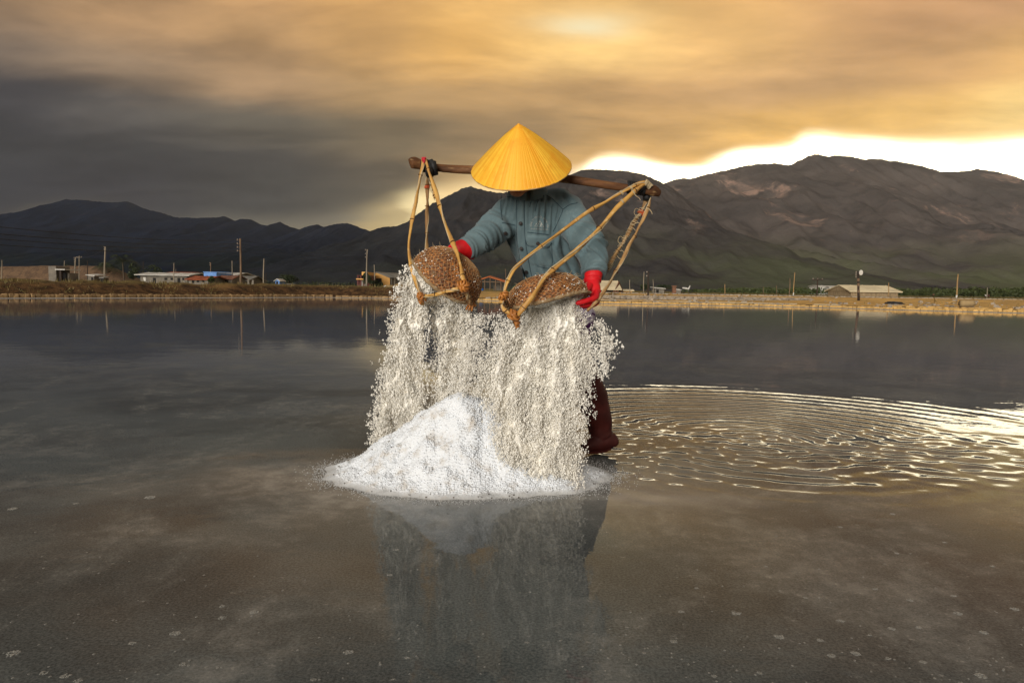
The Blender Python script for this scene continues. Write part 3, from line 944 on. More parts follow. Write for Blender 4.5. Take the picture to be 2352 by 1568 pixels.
def grass():
    x, y, t, nn = edge_samples(0.12)
    V = []
    for i in range(len(x)):
        if y[i] < 12: continue
        left = x[i] < SPLIT + 2
        n = 15 if left else 2
        for k in range(n):
            o = random.choice([random.uniform(1.4, 3.6), random.uniform(2.0, 5.0), random.uniform(0.9, 2.2)]) if left else random.uniform(4, 22)
            px, py = x[i] + nn[i, 0] * o + random.uniform(-.15, .15), y[i] + nn[i, 1] * o
            if mnoise.noise((px * .5, py * .5, 1.0)) < (-.12 if left else .12): continue
            z = land_height(o, px, py)[0] - .04
            h = random.uniform(.07, .22) * (1.3 if o > 2.2 else .8); a = random.uniform(0, 3.14); w = .025
            dx, dy = random.uniform(-.09, .09), random.uniform(-.09, .09)
            V += [(px - math.cos(a) * w, py - math.sin(a) * w, z), (px + math.cos(a) * w, py + math.sin(a) * w, z), (px + dx, py + dy, z + h)]
    V = np.array(V)
    tag(mk('grass', np_mesh('grass', V, np.arange(len(V)).reshape(-1, 3)), M_GRASS), 'dry grass tufts on the earth bank and flats', kind='stuff')


grass()


def rubble():
    x, y, t, nn = edge_samples(0.1)
    mb = MB()
    sel = [i for i in range(len(x)) if x[i] > SPLIT + 3 and y[i] > 14]
    for k in range(1100):
        i = random.choice(sel); o = random.choice([random.uniform(1.2, 3), random.uniform(3, 9), random.uniform(6, 20)])
        px, py = x[i] + nn[i, 0] * o, y[i] + nn[i, 1] * o
        if mnoise.noise((px * .35, py * .35, 6.0)) < -.05: continue
        z = land_height(o, px, py)[0]; s = random.uniform(.06, .22)
        mb.box((px, py, z + s * .25), (s * random.uniform(.8, 1.8), s, s * random.uniform(.5, .9)), random.uniform(0, 3), taper=.75, jit=s * .15)
    tag(mb.build('rubble', M_GREY), 'loose grey stones strewn over the sandy flats', kind='stuff')


rubble()

# ================================================================== BUILDINGS AND POLES ON THE FAR SHORE
GZ = 0.54
M_CONC = pm('weathered_concrete', (0.20, 0.175, 0.14), (0.13, 0.115, 0.095), 1.2, 0.9, 0.3, 12, 0.02, c3=(0.26, 0.23, 0.19))
M_DARK = pm('dark_opening', (0.012, 0.011, 0.010), (0.02, 0.018, 0.016), 2.0, 0.9)
M_WHITEROOF = pm('pale_sheet_roof', (0.62, 0.59, 0.53), (0.46, 0.44, 0.40), 0.8, 0.6, 0.2, 10, c3=(0.22, 0.2, 0.17))
M_GREYROOF = pm('grey_sheet_roof', (0.22, 0.21, 0.185), (0.15, 0.145, 0.13), 0.8, 0.7, 0.2, 10)
M_TILE = pm('red_clay_tile', (0.34, 0.085, 0.03), (0.20, 0.05, 0.022), 1.4, 0.85, 0.4, 14, 0.03)
M_TILEO = pm('orange_clay_tile', (0.50, 0.14, 0.035), (0.32, 0.085, 0.03), 1.4, 0.85, 0.4, 14, 0.03)
M_RUST = pm('rusted_sheet', (0.22, 0.075, 0.035), (0.13, 0.06, 0.04), 0.9, 0.85, 0.3, 9, c3=(0.27, 0.24, 0.21))
M_BLUEWALL = pm('pale_blue_plaster', (0.17, 0.33, 0.68), (0.12, 0.25, 0.55), 0.8, 0.85, 0.2, 9)
M_ORWALL = pm('ochre_plaster', (0.72, 0.40, 0.125), (0.58, 0.31, 0.10), 0.7, 0.9, 0.2, 8)
M_REDPAINT = pm('dark_red_paint', (0.12, 0.03, 0.025), (0.08, 0.022, 0.02), 2.0, 0.7)
M_CREAMROOF = pm('cream_roof', (0.74, 0.62, 0.40), (0.58, 0.48, 0.31), 0.7, 0.8, 0.2, 8)
M_BRICK = pm('brick_gable', (0.20, 0.095, 0.055), (0.13, 0.07, 0.045), 3.0, 0.9, 0.4, 14)
M_THATCH = pm('wooden_siding', (0.36, 0.26, 0.15), (0.22, 0.16, 0.09), 3.0, 0.95, 0.6, 18, stretch=(4, 4, .6))
M_MOUND = pm('brown_mound_thatch', (0.135, 0.082, 0.046), (0.085, 0.052, 0.032), 1.2, 0.95, 0.9, 7, 0.06, c3=(0.19, 0.115, 0.06))
M_GREENTARP = pm('green_tarp', (0.01, 0.16, 0.085), (0.008, 0.10, 0.06), 1.5, 0.6, 0.4, 4, 0.05)
M_BLUETARP = pm('blue_tarp', (0.01, 0.14, 0.48), (0.01, 0.09, 0.34), 1.5, 0.5, 0.4, 4, 0.05)
M_ORTARP = pm('orange_tarp', (0.55, 0.13, 0.03), (0.40, 0.09, 0.03), 2.0, 0.6, 0.4, 5, 0.05)
M_BLACKTARP = pm('black_plastic', (0.012, 0.012, 0.014), (0.022, 0.021, 0.022), 2.0, 0.4, 0.6, 5, 0.05, spec=0.5)
M_SAND = pm('sand_heap', (0.36, 0.25, 0.12), (0.27, 0.185, 0.09), 2.0, 0.95, 0.5, 9, 0.03)
M_POLEC = pm('concrete_pole', (0.27, 0.225, 0.165), (0.19, 0.16, 0.12), 2.0, 0.9, 0.2, 14, stretch=(3, 3, .5))
M_POLEW = pm('weathered_wood_pole', (0.19, 0.125, 0.075), (0.115, 0.075, 0.05), 3.0, 0.9, 0.3, 14, stretch=(4, 4, .4))
M_POLED = pm('tarred_pole', (0.045, 0.028, 0.02), (0.025, 0.018, 0.014), 3.0, 0.8, 0.3, 14, stretch=(4, 4, .4))
M_POLEY = pm('yellow_pole', (0.36, 0.225, 0.095), (0.26, 0.165, 0.08), 3.0, 0.9, 0.2, 14, stretch=(4, 4, .4))  # two yellowish tones mixed at random along the pole
M_WHITE = pm('white_paint', (0.62, 0.60, 0.55), (0.48, 0.46, 0.42), 3.0, 0.7)
M_WIRE = pm('wire', (0.03, 0.03, 0.032), (0.02, 0.02, 0.022), 3.0, 0.6)
M_CERAM = pm('insulator_ceramic', (0.30, 0.25, 0.20), (0.22, 0.18, 0.15), 3.0, 0.4)
M_TIMBER = pm('pale_timber', (0.46, 0.36, 0.22), (0.34, 0.26, 0.16), 4.0, 0.85, 0.3, 15, stretch=(.5, 4, 4))


def shed(name, label, cat, xl, xr, yr, ye, Y, depth, wallm, roofm, mode='front', openings=(), over=0.25, gable='none', yb=None, skew=0.0, roof_rise=None):
    """a house from its outline: front = the roof slope faces us, gable = the gable end faces us, flat = a single slope to one side"""
    a, b = P(xl, ye, Y), P(xr, ye, Y); ze = P((xl + xr) / 2, ye, Y)[2]; zr = P((xl + xr) / 2, yr, Y + depth * .3)[2]
    x0, x1 = a[0], b[0]; w = x1 - x0
    t = T(name, ((x0 + x1) / 2, Y, GZ), label, cat)
    th = 0.08
    if mode == 'front':
        wb = MB(); wb.box(((x0 + x1) / 2, Y + depth / 2, (GZ - .2 + ze) / 2), (w, depth, ze - GZ + .2))
        for gx in (x0, x1):
            wb.poly([(gx - .06, Y, ze), (gx - .06, Y + depth, ze), (gx - .06, Y + depth / 2, zr - .05)], (.12, 0, 0))
        t.part('wall', wb, wallm)
        for sg in (1, -1):
            ym = Y + depth / 2; yo = Y - over if sg == 1 else Y + depth + over; zo = ze - over * (zr - ze) / (depth / 2)
            r = MB(); r.poly([(x0 - over, yo, zo), (x1 + over, yo, zo), (x1 + over - skew, ym, zr), (x0 - over + skew, ym, zr)], (0, 0, th))
            t.part('roof_slope', r, roofm)
            n = max(2, int((w + 2 * over) / 1.3))                              # sheet joints
            rb = MB()
            for i in range(n + 1):
                f = i / n; p, q = np.array([x0 - over + (w + 2 * over) * f, yo, zo + th + .01]), np.array([x0 - over + skew + (w + 2 * over - 2 * skew) * f, ym, zr + th + .01])
                rb.tube([p, q], .03, 4)
            t.part('roof_seam', rb, roofm, kind='stuff')
    elif mode == 'gable':
        xm = (x0 + x1) / 2
        wb = MB(); wb.poly([(x0, Y, GZ - .2), (x1, Y, GZ - .2), (x1, Y, ze), (xm, Y, zr), (x0, Y, ze)], (0, depth, 0)); t.part('wall', wb, wallm)
        for sg in (-1, 1):
            xe = x0 - over if sg < 0 else x1 + over; zo = ze - over * (zr - ze) / (w / 2)
            r = MB(); r.poly([(xe, Y - over, zo + .02), (xe, Y + depth + over, zo + .02), (xm, Y + depth + over, zr + .02), (xm, Y - over, zr + .02)], (0, 0, th)); t.part('roof_slope', r, roofm)
    else:
        wb = MB(); wb.box(((x0 + x1) / 2, Y + depth / 2, (GZ - .2 + ze) / 2), (w, depth, ze - GZ + .2)); t.part('wall', wb, wallm)
        r = MB(); r.poly([(x0 - over, Y - over, zr), (x1 + over, Y - over, ze), (x1 + over, Y + depth + over, ze + .1), (x0 - over, Y + depth + over, zr + .1)], (0, 0, th)); t.part('roof', r, roofm)
    for (nm, ox0, ox1, oy0, oy1, om) in openings:
        p, q = P(ox0, oy1, Y), P(ox1, oy0, Y); z0 = max(p[2], GZ - .1)
        o = MB(); o.box(((p[0] + q[0]) / 2, Y + .02, (z0 + q[2]) / 2), (q[0] - p[0], .12, q[2] - z0)); t.part(nm, o, om)
    return t


# --- long brown mound on the left, thatch-covered
def mound():
    Y = 128; pr = [(-300, 612), (-100, 612), (0, 613), (60, 613), (115, 611), (165, 612), (210, 611), (245, 612), (258, 617), (275, 625), (295, 635), (312, 643), (322, 648)]
    pts = [P(x, y, Y) for x, y in pr]; X = np.linspace(pts[0][0], pts[-1][0], 150); Z = np.interp(X, [p[0] for p in pts], [p[2] for p in pts])
    mb = MB(); rows = []
    for k in range(14):
        s = k / 13; f = min(1, math.sin(s * math.pi) * 1.6) if s < .5 else math.sin(s * math.pi)
        rows.append([(x, Y - 5 + 12 * s, .4 + (z - .4) * f + .09 * hnoise(x, s * 12, .8, 4.0) * f) for x, z in zip(X, Z)])
    mb.sheet(rows)
    solo('earth_mound', mb, M_MOUND, 'long brown thatched mound behind the left bank', 'mound', smooth=True)


mound()


def heap(name, label, cat, xl, xr, yt, Y, mat, z0=GZ, dy=None, lump=0.25, seed=0.0):
    a, b = P(xl, yt, Y), P(xr, yt, Y); c = (a + b) / 2; w = (b[0] - a[0]) / 2; h = c[2] - z0; dy = dy or w
    mb = MB(); rows = []
    for i in range(13):
        s = i / 12; r = []
        for j in range(24):
            an = 2 * math.pi * j / 24; R = (1 - s) ** 0.55
            z = h * (1 - (1 - s) ** 2.0)
            k = 1 + lump * hnoise(math.cos(an) * 2 + s, math.sin(an) * 2 + s, 1.2, seed + w)
            r.append((c[0] + w * R * math.cos(an) * k, Y + dy * R * math.sin(an) * k, z0 - .1 + z + h * lump * .5 * hnoise(an, s * 3, 1.3, seed) * (1 - s)))
        rows.append(r)
    mb.ring_stack(rows)
    return solo(name, mb, mat, label, cat, smooth=True)


heap('tarp_cover', 'blue tarp heap at the left end of the brown mound', 'tarp', 12, 37, 636, 60, M_BLUETARP, z0=.74)
heap('tarp_cover', 'small orange net heap right of the blue tarp', 'tarp', 60, 74, 639.5, 62, M_ORTARP, z0=.74)
heap('tarp_cover', 'long low orange net sheet left of the concrete hut', 'tarp', 78, 102, 640.5, 62, M_ORTARP, z0=.74)

# concrete hut with a side canopy
t = T('concrete_hut', P(120, 643, 64) * [1, 1, 0] + [0, 0, GZ], 'grey concrete hut with flat side canopy before the brown mound', 'hut')
a, b, c = P(110.8, 611, 64), P(129.5, 643, 64), P(148.5, 611, 64)
q = MB(); q.box(((a[0] + b[0]) / 2, 65, (GZ - .2 + a[2]) / 2), (b[0] - a[0], 2.0, a[2] - GZ + .2)); t.part('wall', q, M_CONC)
q = MB(); q.box(((b[0] + c[0]) / 2 + .02, 65.4, (GZ - .2 + a[2]) / 2 - .3), ((c[0] - b[0]) * .8, 1.4, a[2] - GZ - .4)); t.part('rear_wall', q, M_CONC)
q = MB(); q.box(((b[0] + c[0]) / 2 + .05, 65, P(140, 619, 64)[2]), (c[0] - b[0] + .1, 2.3, .10)); t.part('canopy', q, M_WHITEROOF)
q = MB(); q.box((c[0] - .45, 64.1, (GZ + P(140, 620, 64)[2]) / 2), (.18, .18, P(140, 620, 64)[2] - GZ)); t.part('post', q, M_POLED)
q = MB(); q.box(((b[0] + c[0]) / 2 - .1, 64.68, (GZ + P(140, 626, 64)[2]) / 2), (.5, .08, P(140, 626, 64)[2] - GZ)); t.part('door', q, M_DARK)

shed('concrete_shelter', 'tiny pale concrete shelter right of the concrete hut', 'hut', 201, 216, 632.5, 634, 66, 1.6, M_CONC, M_WHITEROOF, 'flat', [('doorway', 210, 214, 637, 644, M_DARK)], over=.12)
shed('pump_box', 'low dark box beside the tall left pole', 'box', 229, 238, 638.5, 639, 66, 0.8, M_DARK, M_GREYROOF, 'flat', over=.05)
shed('long_shed', 'long grey shed with pale roof right of the mound', 'shed', 322, 430, 627.0, 632, 88, 6.0, M_CONC, M_WHITEROOF, 'front',
     [('window', 330, 335, 637, 645, M_WHITE), ('doorway', 352, 358, 638, 650, M_DARK), ('window', 378, 384, 638, 643, M_DARK), ('window', 392, 398, 638, 643, M_DARK), ('doorway', 408, 414, 638, 650, M_DARK), ('window', 419, 423, 638, 643, M_DARK)], over=.5)
shed('tiled_house', 'red tiled house behind the long grey shed', 'house', 376, 428, 625, 629, 112, 7, M_CONC, M_TILE, 'front', over=.3)
shed('low_house', 'low house with rusty red roof left of the blue house', 'house', 433, 478, 635, 642, 76, 4.5, M_CONC, M_TILE, 'front', [('doorway', 441, 446, 644, 650, M_DARK), ('window', 452, 457, 644, 648, M_DARK), ('window', 464, 469, 644, 648, M_DARK)], over=.3)
shed('blue_house', 'pale blue plastered house with flat top', 'house', 468, 497, 626, 626.5, 84, 5, M_BLUEWALL, M_BLUEWALL, 'flat', [('window', 472, 477, 634, 640, M_DARK), ('doorway', 486, 491, 637, 648, M_DARK)], over=.05)
shed('warehouse', 'white roofed warehouse behind the rusty lean-to', 'warehouse', 484, 535, 626.5, 633, 98, 8, M_CONC, M_WHITEROOF, 'front', over=.4)
shed('rusty_lean_to', 'lean-to with rust streaked sheet roof right of the blue house', 'shed', 497, 533, 633.5, 641, 80, 4.0, M_CONC, M_RUST, 'front', [('doorway', 503, 508, 643, 650, M_DARK), ('doorway', 517, 523, 643, 650, M_DARK)], over=.2)
shed('grey_shed', 'grey shed roof sloping down left of the tall utility pole', 'shed', 526, 567, 634.5, 644, 92, 6, M_CONC, M_GREYROOF, 'front', [('doorway', 555, 561, 645, 651, M_DARK)], over=.4)
shed('blue_hut', 'little white hut with blue side beside a dark tree', 'hut', 632, 642, 641.5, 645, 88, 2.0, M_BLUEWALL, M_WHITEROOF, 'gable', [('doorway', 634.5, 638.5, 646, 652, M_DARK)], over=.15)
heap('rubble_heap', 'grey rubble heap beside the orange tarp', 'heap', 647, 685, 649, 64, M_CONC, z0=.66, dy=1.0)
heap('tarp_cover', 'orange tarp patch on the grey rubble heap', 'tarp', 651, 664, 652, 62.5, M_ORTARP, z0=.66, dy=.5)
heap('stone_heap', 'low stone and grass heap on the bank right of the rubble', 'heap', 722, 765, 651.5, 66, M_MOUND, z0=.66, dy=1.2)

# two storey house with dark red frame
t = T('two_storey_house', P(834, 657, 90) * [1, 1, 0] + [0, 0, GZ], 'two storey house with dark red frame and ochre parapet', 'house')
p0, p1 = P(821, 624, 90), P(846, 657, 90)
zt, zm = P(834, 632, 90)[2], P(834, 641, 90)[2]
q = MB(); q.box(((p0[0] + p1[0]) / 2, 92.7, (GZ - .2 + zt) / 2), (p1[0] - p0[0], 4.8, zt - GZ + .2)); t.part('wall', q, M_REDPAINT)
q = MB(); q.box(((p0[0] + p1[0]) / 2 + .2, 92.6, (zt + p0[2]) / 2), (p1[0] - p0[0] - .7, 5.1, p0[2] - zt)); t.part('parapet', q, M_ORWALL)
q = MB(); q.box(((p0[0] + p1[0]) / 2, 90.0, zm), (p1[0] - p0[0] + .15, .9, .14)); t.part('balcony', q, M_ORWALL)
for k in range(4):
    xx = p0[0] + .1 + (p1[0] - p0[0] - .2) * k / 3
    q = MB(); q.box((xx, 89.75, (GZ + zt) / 2), (.16, .16, zt - GZ)); t.part('column', q, M_REDPAINT)
for k in range(3):
    xx = p0[0] + .3 + (p1[0] - p0[0] - .5) * (k + .5) / 3
    q = MB(); q.box((xx - .05, 90.26, (zm + zt) / 2), (.55, .08, (zt - zm) * .6)); t.part('window', q, M_DARK)
q = MB(); q.box(((p0[0] + p1[0]) / 2 + .1, 90.26, (GZ + zm) / 2), (.7, .08, (zm - GZ) * .8)); t.part('door', q, M_WHITE)

# ochre warehouse: gable facing left, grey roof to the right
t = T('ochre_warehouse', P(880, 657, 96) * [1, 1, 0] + [0, 0, GZ], 'ochre warehouse with dark doorway and grey roof', 'warehouse')
g0, g1 = P(849.5, 658, 96), P(895.5, 658, 96); pk = P(864.5, 626.5, 96); e0_ = P(849.5, 632.5, 96)[2]; e1_ = P(895.5, 638.5, 96)[2]
r1 = P(934, 638.5, 100)
q = MB(); q.poly([(g0[0], 96, GZ - .2), (g1[0], 96, GZ - .2), (g1[0], 96, e1_), (pk[0], 96, pk[2]), (g0[0], 96, e0_)], (0, .3, 0)); t.part('gable_wall', q, M_ORWALL)
q = MB(); q.poly([(g1[0], 96.02, GZ - .2), (r1[0], 100, GZ - .2), (r1[0], 100, r1[2]), (g1[0], 96.02, e1_)], (-.1, .3, 0)); t.part('side_wall', q, M_CONC)
q = MB(); q.poly([(g1[0] + .1, 95.8, e1_), (r1[0] + .2, 99.8, r1[2]), (P(916, 630, 106)[0], 106, P(916, 629, 106)[2]), (pk[0], 95.8, pk[2] + .05)], (0, 0, .1)); t.part('roof_slope', q, M_GREYROOF)
q = MB(); q.poly([(g0[0] - .1, 95.8, e0_ - .02), (pk[0], 95.8, pk[2] + .03), (P(916, 630, 106)[0], 106, P(916, 629, 106)[2]), (g0[0] + 2, 106, e0_)], (0, 0, .08)); t.part('roof_slope', q, M_GREYROOF)
d0, d1 = P(851, 639, 96), P(876.5, 657, 96)
q = MB(); q.box(((d0[0] + d1[0]) / 2, 95.97, (GZ + d0[2]) / 2), (d1[0] - d0[0], .12, d0[2] - GZ)); t.part('doorway', q, M_DARK)
for k in range(5):
    xx = g1[0] + (r1[0] - g1[0]) * (k + .5) / 5; yy = 96 + 4 * (k + .5) / 5
    q = MB(); q.box((xx, yy - .05, (GZ + e1_) / 2), (.06, .14, e1_ - GZ)); t.part('pilaster', q, M_GREYROOF)
heap('sand_heap', 'pale sand heap before the ochre warehouse', 'sand heap', 882, 912, 652, 70, M_SAND, dy=1.0)
heap('sand_heap', 'taller sand heap right of the first beside the pole', 'sand heap', 902, 940, 648.5, 70, M_SAND, dy=1.2)
solo('fabric_bundle', MB().ell((P(888, 656, 71)[0], 71, GZ + .18), (.35, .25, .22)), M_WHITE, 'white cloth bundle at the foot of the ochre warehouse', 'bundle', smooth=True)

# open shed with orange tile roof, between the baskets
t = T('open_shed', P(1130, 667, 82) * [1, 1, 0] + [0, 0, GZ], 'open timber shed with orange tiled roof behind the baskets', 'shed')
l, r_, pkx = P(1101, 645, 82), P(1163, 650, 82), P(1124, 637.5, 84)
q = MB(); q.poly([(pkx[0], 81.7, pkx[2]), (r_[0] + .2, 81.7, r_[2]), (r_[0] + .2, 86, r_[2] + .2), (pkx[0], 86, pkx[2] + .2)], (0, 0, .1)); t.part('roof_slope', q, M_TILEO)
q = MB(); q.poly([(l[0] - .2, 81.7, l[2]), (pkx[0], 81.7, pkx[2]), (pkx[0], 86, pkx[2] + .2), (l[0] - .2, 86, l[2] + .2)], (0, 0, .08)); t.part('roof_slope', q, M_TILEO)
for k in range(6):
    xx = l[0] + (r_[0] - l[0]) * k / 5; zt = np.interp(xx, [l[0], pkx[0], r_[0]], [l[2], pkx[2], r_[2]]) - .02
    q = MB(); q.tube([(xx, 82, GZ - .1), (xx, 82, zt)], .07, 6); t.part('post', q, M_POLEW)
q = MB(); q.box(((l[0] + r_[0]) / 2 + .7, 84.5, GZ + .55), (1.4, .15, 1.1)); t.part('rear_wall', q, M_CONC)
q = MB(); q.box(((l[0] + r_[0]) / 2, 82.05, l[2] - .1), (r_[0] - l[0], .08, .1)); t.part('beam', q, M_POLEW)
solo('barrel', MB().tube([(P(1106, 661, 72)[0], 72, GZ), (P(1106, 661, 72)[0], 72, GZ + .22)], .22, 14), M_BLUETARP, 'blue plastic drum left of the open shed', 'barrel')
heap('tarp_cover', 'dark green tarp over a long heap right of the open shed', 'tarp', 1172, 1222, 651, 88, M_GREENTARP, dy=1.6, lump=.1)
heap('bush', 'small dark bush on the bank below the baskets', 'bush', 1160, 1176, 661, 66, M_LEAF, z0=.6, lump=.6)

shed('cream_house', 'house with cream roof and brick gable right of the red glove', 'house', 1366, 1421, 645.3, 664, 88, 7, M_BRICK, M_CREAMROOF, 'front', [('doorway', 1384, 1408, 665.5, 670, M_DARK)], over=.35, skew=0.0)
t = T('brick_annex', P(1424, 670, 88.5) * [1, 1, 0] + [0, 0, GZ], 'brick gable end beside the cream roof', 'house')
p, q_, k_ = P(1412, 664, 88), P(1429.5, 667, 92), P(1420.5, 646, 90)
q = MB(); q.poly([(p[0], 87.8, GZ - .2), (q_[0], 92, GZ - .2), (q_[0], 92, q_[2]), (k_[0], 90, k_[2]), (p[0], 87.8, p[2])], (.1, -.06, 0)); t.part('gable_wall', q, M_BRICK)
q = MB(); q.box((P(1420, 662, 89.6)[0] + .02, 89.5, P(1420, 664, 89.6)[2]), (.5, .2, .7)); t.part('window', q, M_DARK)
shed('yellow_stall', 'small yellow stall with sagging pale canopy', 'stall', 1430, 1452, 665.5, 668, 92, 2, M_ORWALL, M_CREAMROOF, 'front', over=.25)
shed('grey_hut', 'small grey hut with flat pale roof among the poles', 'hut', 1505, 1525, 661.8, 663.5, 88, 2.2, M_CONC, M_WHITEROOF, 'flat', [('doorway', 1507, 1513, 665, 672, M_DARK)], over=.2)
shed('grey_hut', 'smallest grey hut right of the brick pillar', 'hut', 1554, 1563.5, 665.5, 666.5, 90, 1.4, M_CONC, M_WHITEROOF, 'flat', over=.12)
q = MB(); q.box((P(1548, 669, 80)[0], 80, GZ + .35), (.42, .4, .9)); q.box((P(1548, 669, 80)[0], 80, GZ + .84), (.52, .5, .1)); solo('brick_pillar', q, M_BRICK, 'square brick pillar between the two grey huts', 'pillar')
shed('plaster_house', 'low white house behind the hedge right of centre', 'house', 1880, 1895, 656, 658, 165, 5, M_WHITE, M_WHITEROOF, 'front', over=.3)
shed('plaster_house', 'long white house behind the hedge left of the long barn', 'house', 1905, 1931, 656.8, 659, 168, 5, M_WHITE, M_WHITEROOF, 'front', over=.3)
# the long barn with board wall
tb = shed('long_barn', 'long barn with pale roof and wooden board wall', 'barn', 1955, 2063, 656.5, 669.5, 82, 6, M_THATCH, M_CREAMROOF, 'front', [('doorway', 1970, 1974, 671, 679, M_DARK)], over=.35, skew=.25)
pa, pb = P(1955, 670, 81.9), P(2063, 670, 81.9)
for k in range(40):
    xx = pa[0] + (pb[0] - pa[0]) * (k + .5) / 40
    q = MB(); q.box((xx, 81.95 + random.uniform(-.02, .02), (GZ - .1 + pa[2] - .05) / 2), ((pb[0] - pa[0]) / 40 * .86, .07, pa[2] - GZ - random.uniform(-.02, .06))); tb.part('plank', q, M_THATCH)

# --- things on the sandy flats, right
heap('tarp_heap', 'crumpled black plastic heap on the sandy flat', 'tarp', 2030, 2078, 688.5, 44.5, M_BLACKTARP, z0=.16, dy=.45, lump=.5, seed=3)
heap('sack', 'white filled sack left of the black plastic heap', 'sack', 2013, 2027, 695.5, 42, M_WHITE, z0=.1, dy=.25)
heap('stone', 'dark stone right of the black plastic heap', 'stone', 2180, 2192, 697, 37.5, M_CONC, z0=.06, dy=.2)
t = T('cart', P(2221, 705, 36.2) * [1, 1, 0] + [0, 0, .08], 'straw filled handcart on thin legs beside the right kerb', 'cart')
c0 = P(2221, 697, 36.2); L = (P(2237, 697, 36.2) - P(2206, 697, 36.2))[0]
q = MB(); q.tube([c0 + [-L * .5, 0, .02], c0 + [-L * .3, 0, 0], c0 + [L * .3, 0, 0], c0 + [L * .5, 0, .03]], [.17, .19, .19, .15], 14); t.part('straw_load', q, M_SAND, smooth=True)
q = MB(); q.box(c0 + [0, 0, -.19], (L * .9, .3, .04)); t.part('bed', q, M_POLEW)
q = MB(); q.tube([c0 + [L * .5, 0, -.1], c0 + [L * .75, 0, .0]], .02, 6); t.part('handle', q, M_POLEW)
for dx in (-.12, .3):
    q = MB(); q.tube([c0 + [dx, 0, -.2], (c0[0] + dx * 1.1, 36.2, .07)], .022, 6); t.part('leg', q, M_POLEW)
for i, (xa, xb, y, Y, w) in enumerate([(1595, 1690, 695.5, 43, .12), (1690, 1775, 696.5, 42.5, .14), (1765, 1830, 699, 42, .10), (1868, 1905, 702.5, 41, .15), (1908, 1924, 703, 41, .16), (1500, 1600, 693.2, 44, .07), (1380, 1500, 690.2, 45, .06), (2150, 2165, 697, 42, .14)]):
    a, b = P(xa, y, Y), P(xb, y + (xb - xa) * .015, Y); a[2] = b[2] = .12
    q = MB(); q.box((a + b) / 2, (b[0] - a[0], w, .07), jit=.008)
    solo('timber_board', q, M_TIMBER, ['long pale board behind the kerb, left end at the green pipe', 'widest pale board behind the kerb mid right', 'thin pale board touching the widest board', 'pale board left of the lamp pole foot', 'short pale block beside the lamp pole foot',
         'narrow board between kerb and lower grey terrace', 'thin long board next to the red glove side', 'short pale board behind the dark stone'][i], 'board')
a, b = P(1870, 700, 41.2), P(1892, 696, 41.2)
solo('pipe', MB().tube([P(1866, 704, 40), P(1884, 700.5, 41)], .02, 6), M_GREENTARP, 'short green pipe lying behind the kerb', 'pipe')


def figure_far(label, x, yt, Y, top, legs, hat=None):
    p = P(x, yt, Y); z0 = GZ + .05; h = p[2] - z0
    t = T('person', (p[0], Y, z0), label, 'person')
    b = MB()
    b.tube([(p[0] - .05, Y, z0), (p[0] - .045, Y, z0 + h * .48)], [.05, .075], 8); b.tube([(p[0] + .07, Y + .06, z0), (p[0] + .05, Y, z0 + h * .48)], [.05, .075], 8)
    b.tube([(p[0], Y, z0 + h * .44), (p[0], Y, z0 + h * .62), (p[0] + .02, Y - .03, z0 + h * .82)], [.12, .13, .10], 10)
    b.tube([(p[0] + .02, Y, z0 + h * .8), (p[0] + .02, Y - .02, z0 + h * .88)], .045, 8); b.ell((p[0] + .02, Y - .03, z0 + h * .93), (.07, .08, .10))
    for s in (-1, 1): b.tube([(p[0] + s * .12, Y, z0 + h * .8), (p[0] + s * .17, Y - .06, z0 + h * .6), (p[0] + s * .14, Y - .2, z0 + h * .48)], [.05, .04, .03], 8)
    t.part('body', union(b, 'body', .03, 2), legs, smooth=True)
    b = MB(); b.tube([(p[0], Y, z0 + h * .48), (p[0], Y, z0 + h * .62), (p[0] + .02, Y - .03, z0 + h * .84)], [.15, .15, .125], 12); t.part('shirt', b, top, smooth=True)
    if hat:
        b = MB(); b.tube([(p[0] + .02, Y - .03, z0 + h * .95), (p[0] + .02, Y - .03, z0 + h * 1.06)], [.2, .01], 14); t.part('hat', b, hat)


figure_far('distant person in pale top standing left of the thin pole', 2263.5, 676, 100, M_WHITE, M_POLED)
figure_far('distant person in dark clothes standing right of the thin pole', 2270.5, 676.5, 100, M_REDPAINT, M_POLED)
figure_far('distant person in a straw hat before the dark bushes', 2144, 675, 105, M_BRICK, M_POLED, M_SAND)
t = T('motorbike', P(1577, 671, 78) * [1, 1, 0] + [0, 0, GZ], 'small white and black motorbike parked at the terrace edge', 'motorbike')
c0 = P(1577, 672, 78); c0[2] = GZ + .1
for dx in (-.42, .42):
    q = MB()
    for k in range(12): q.tube([c0 + [dx + .24 * math.cos(k * math.pi / 6), 0, .24 + .24 * math.sin(k * math.pi / 6)], c0 + [dx + .24 * math.cos((k + 1) * math.pi / 6), 0, .24 + .24 * math.sin((k + 1) * math.pi / 6)]], .045, 5)
    t.part('wheel', q, M_BLACKTARP)
q = MB(); q.tube([c0 + [-.5, 0, .55], c0 + [-.1, 0, .5], c0 + [.2, 0, .42], c0 + [.38, 0, .8]], [.1, .13, .1, .05], 8); t.part('body', q, M_WHITE)
q = MB(); q.tube([c0 + [.36, -.25, .86], c0 + [.36, .25, .86]], .025, 6); t.part('handlebar', q, M_BLACKTARP)
q = MB(); q.box(c0 + [-.3, 0, .64], (.55, .2, .09)); t.part('seat', q, M_BLACKTARP)

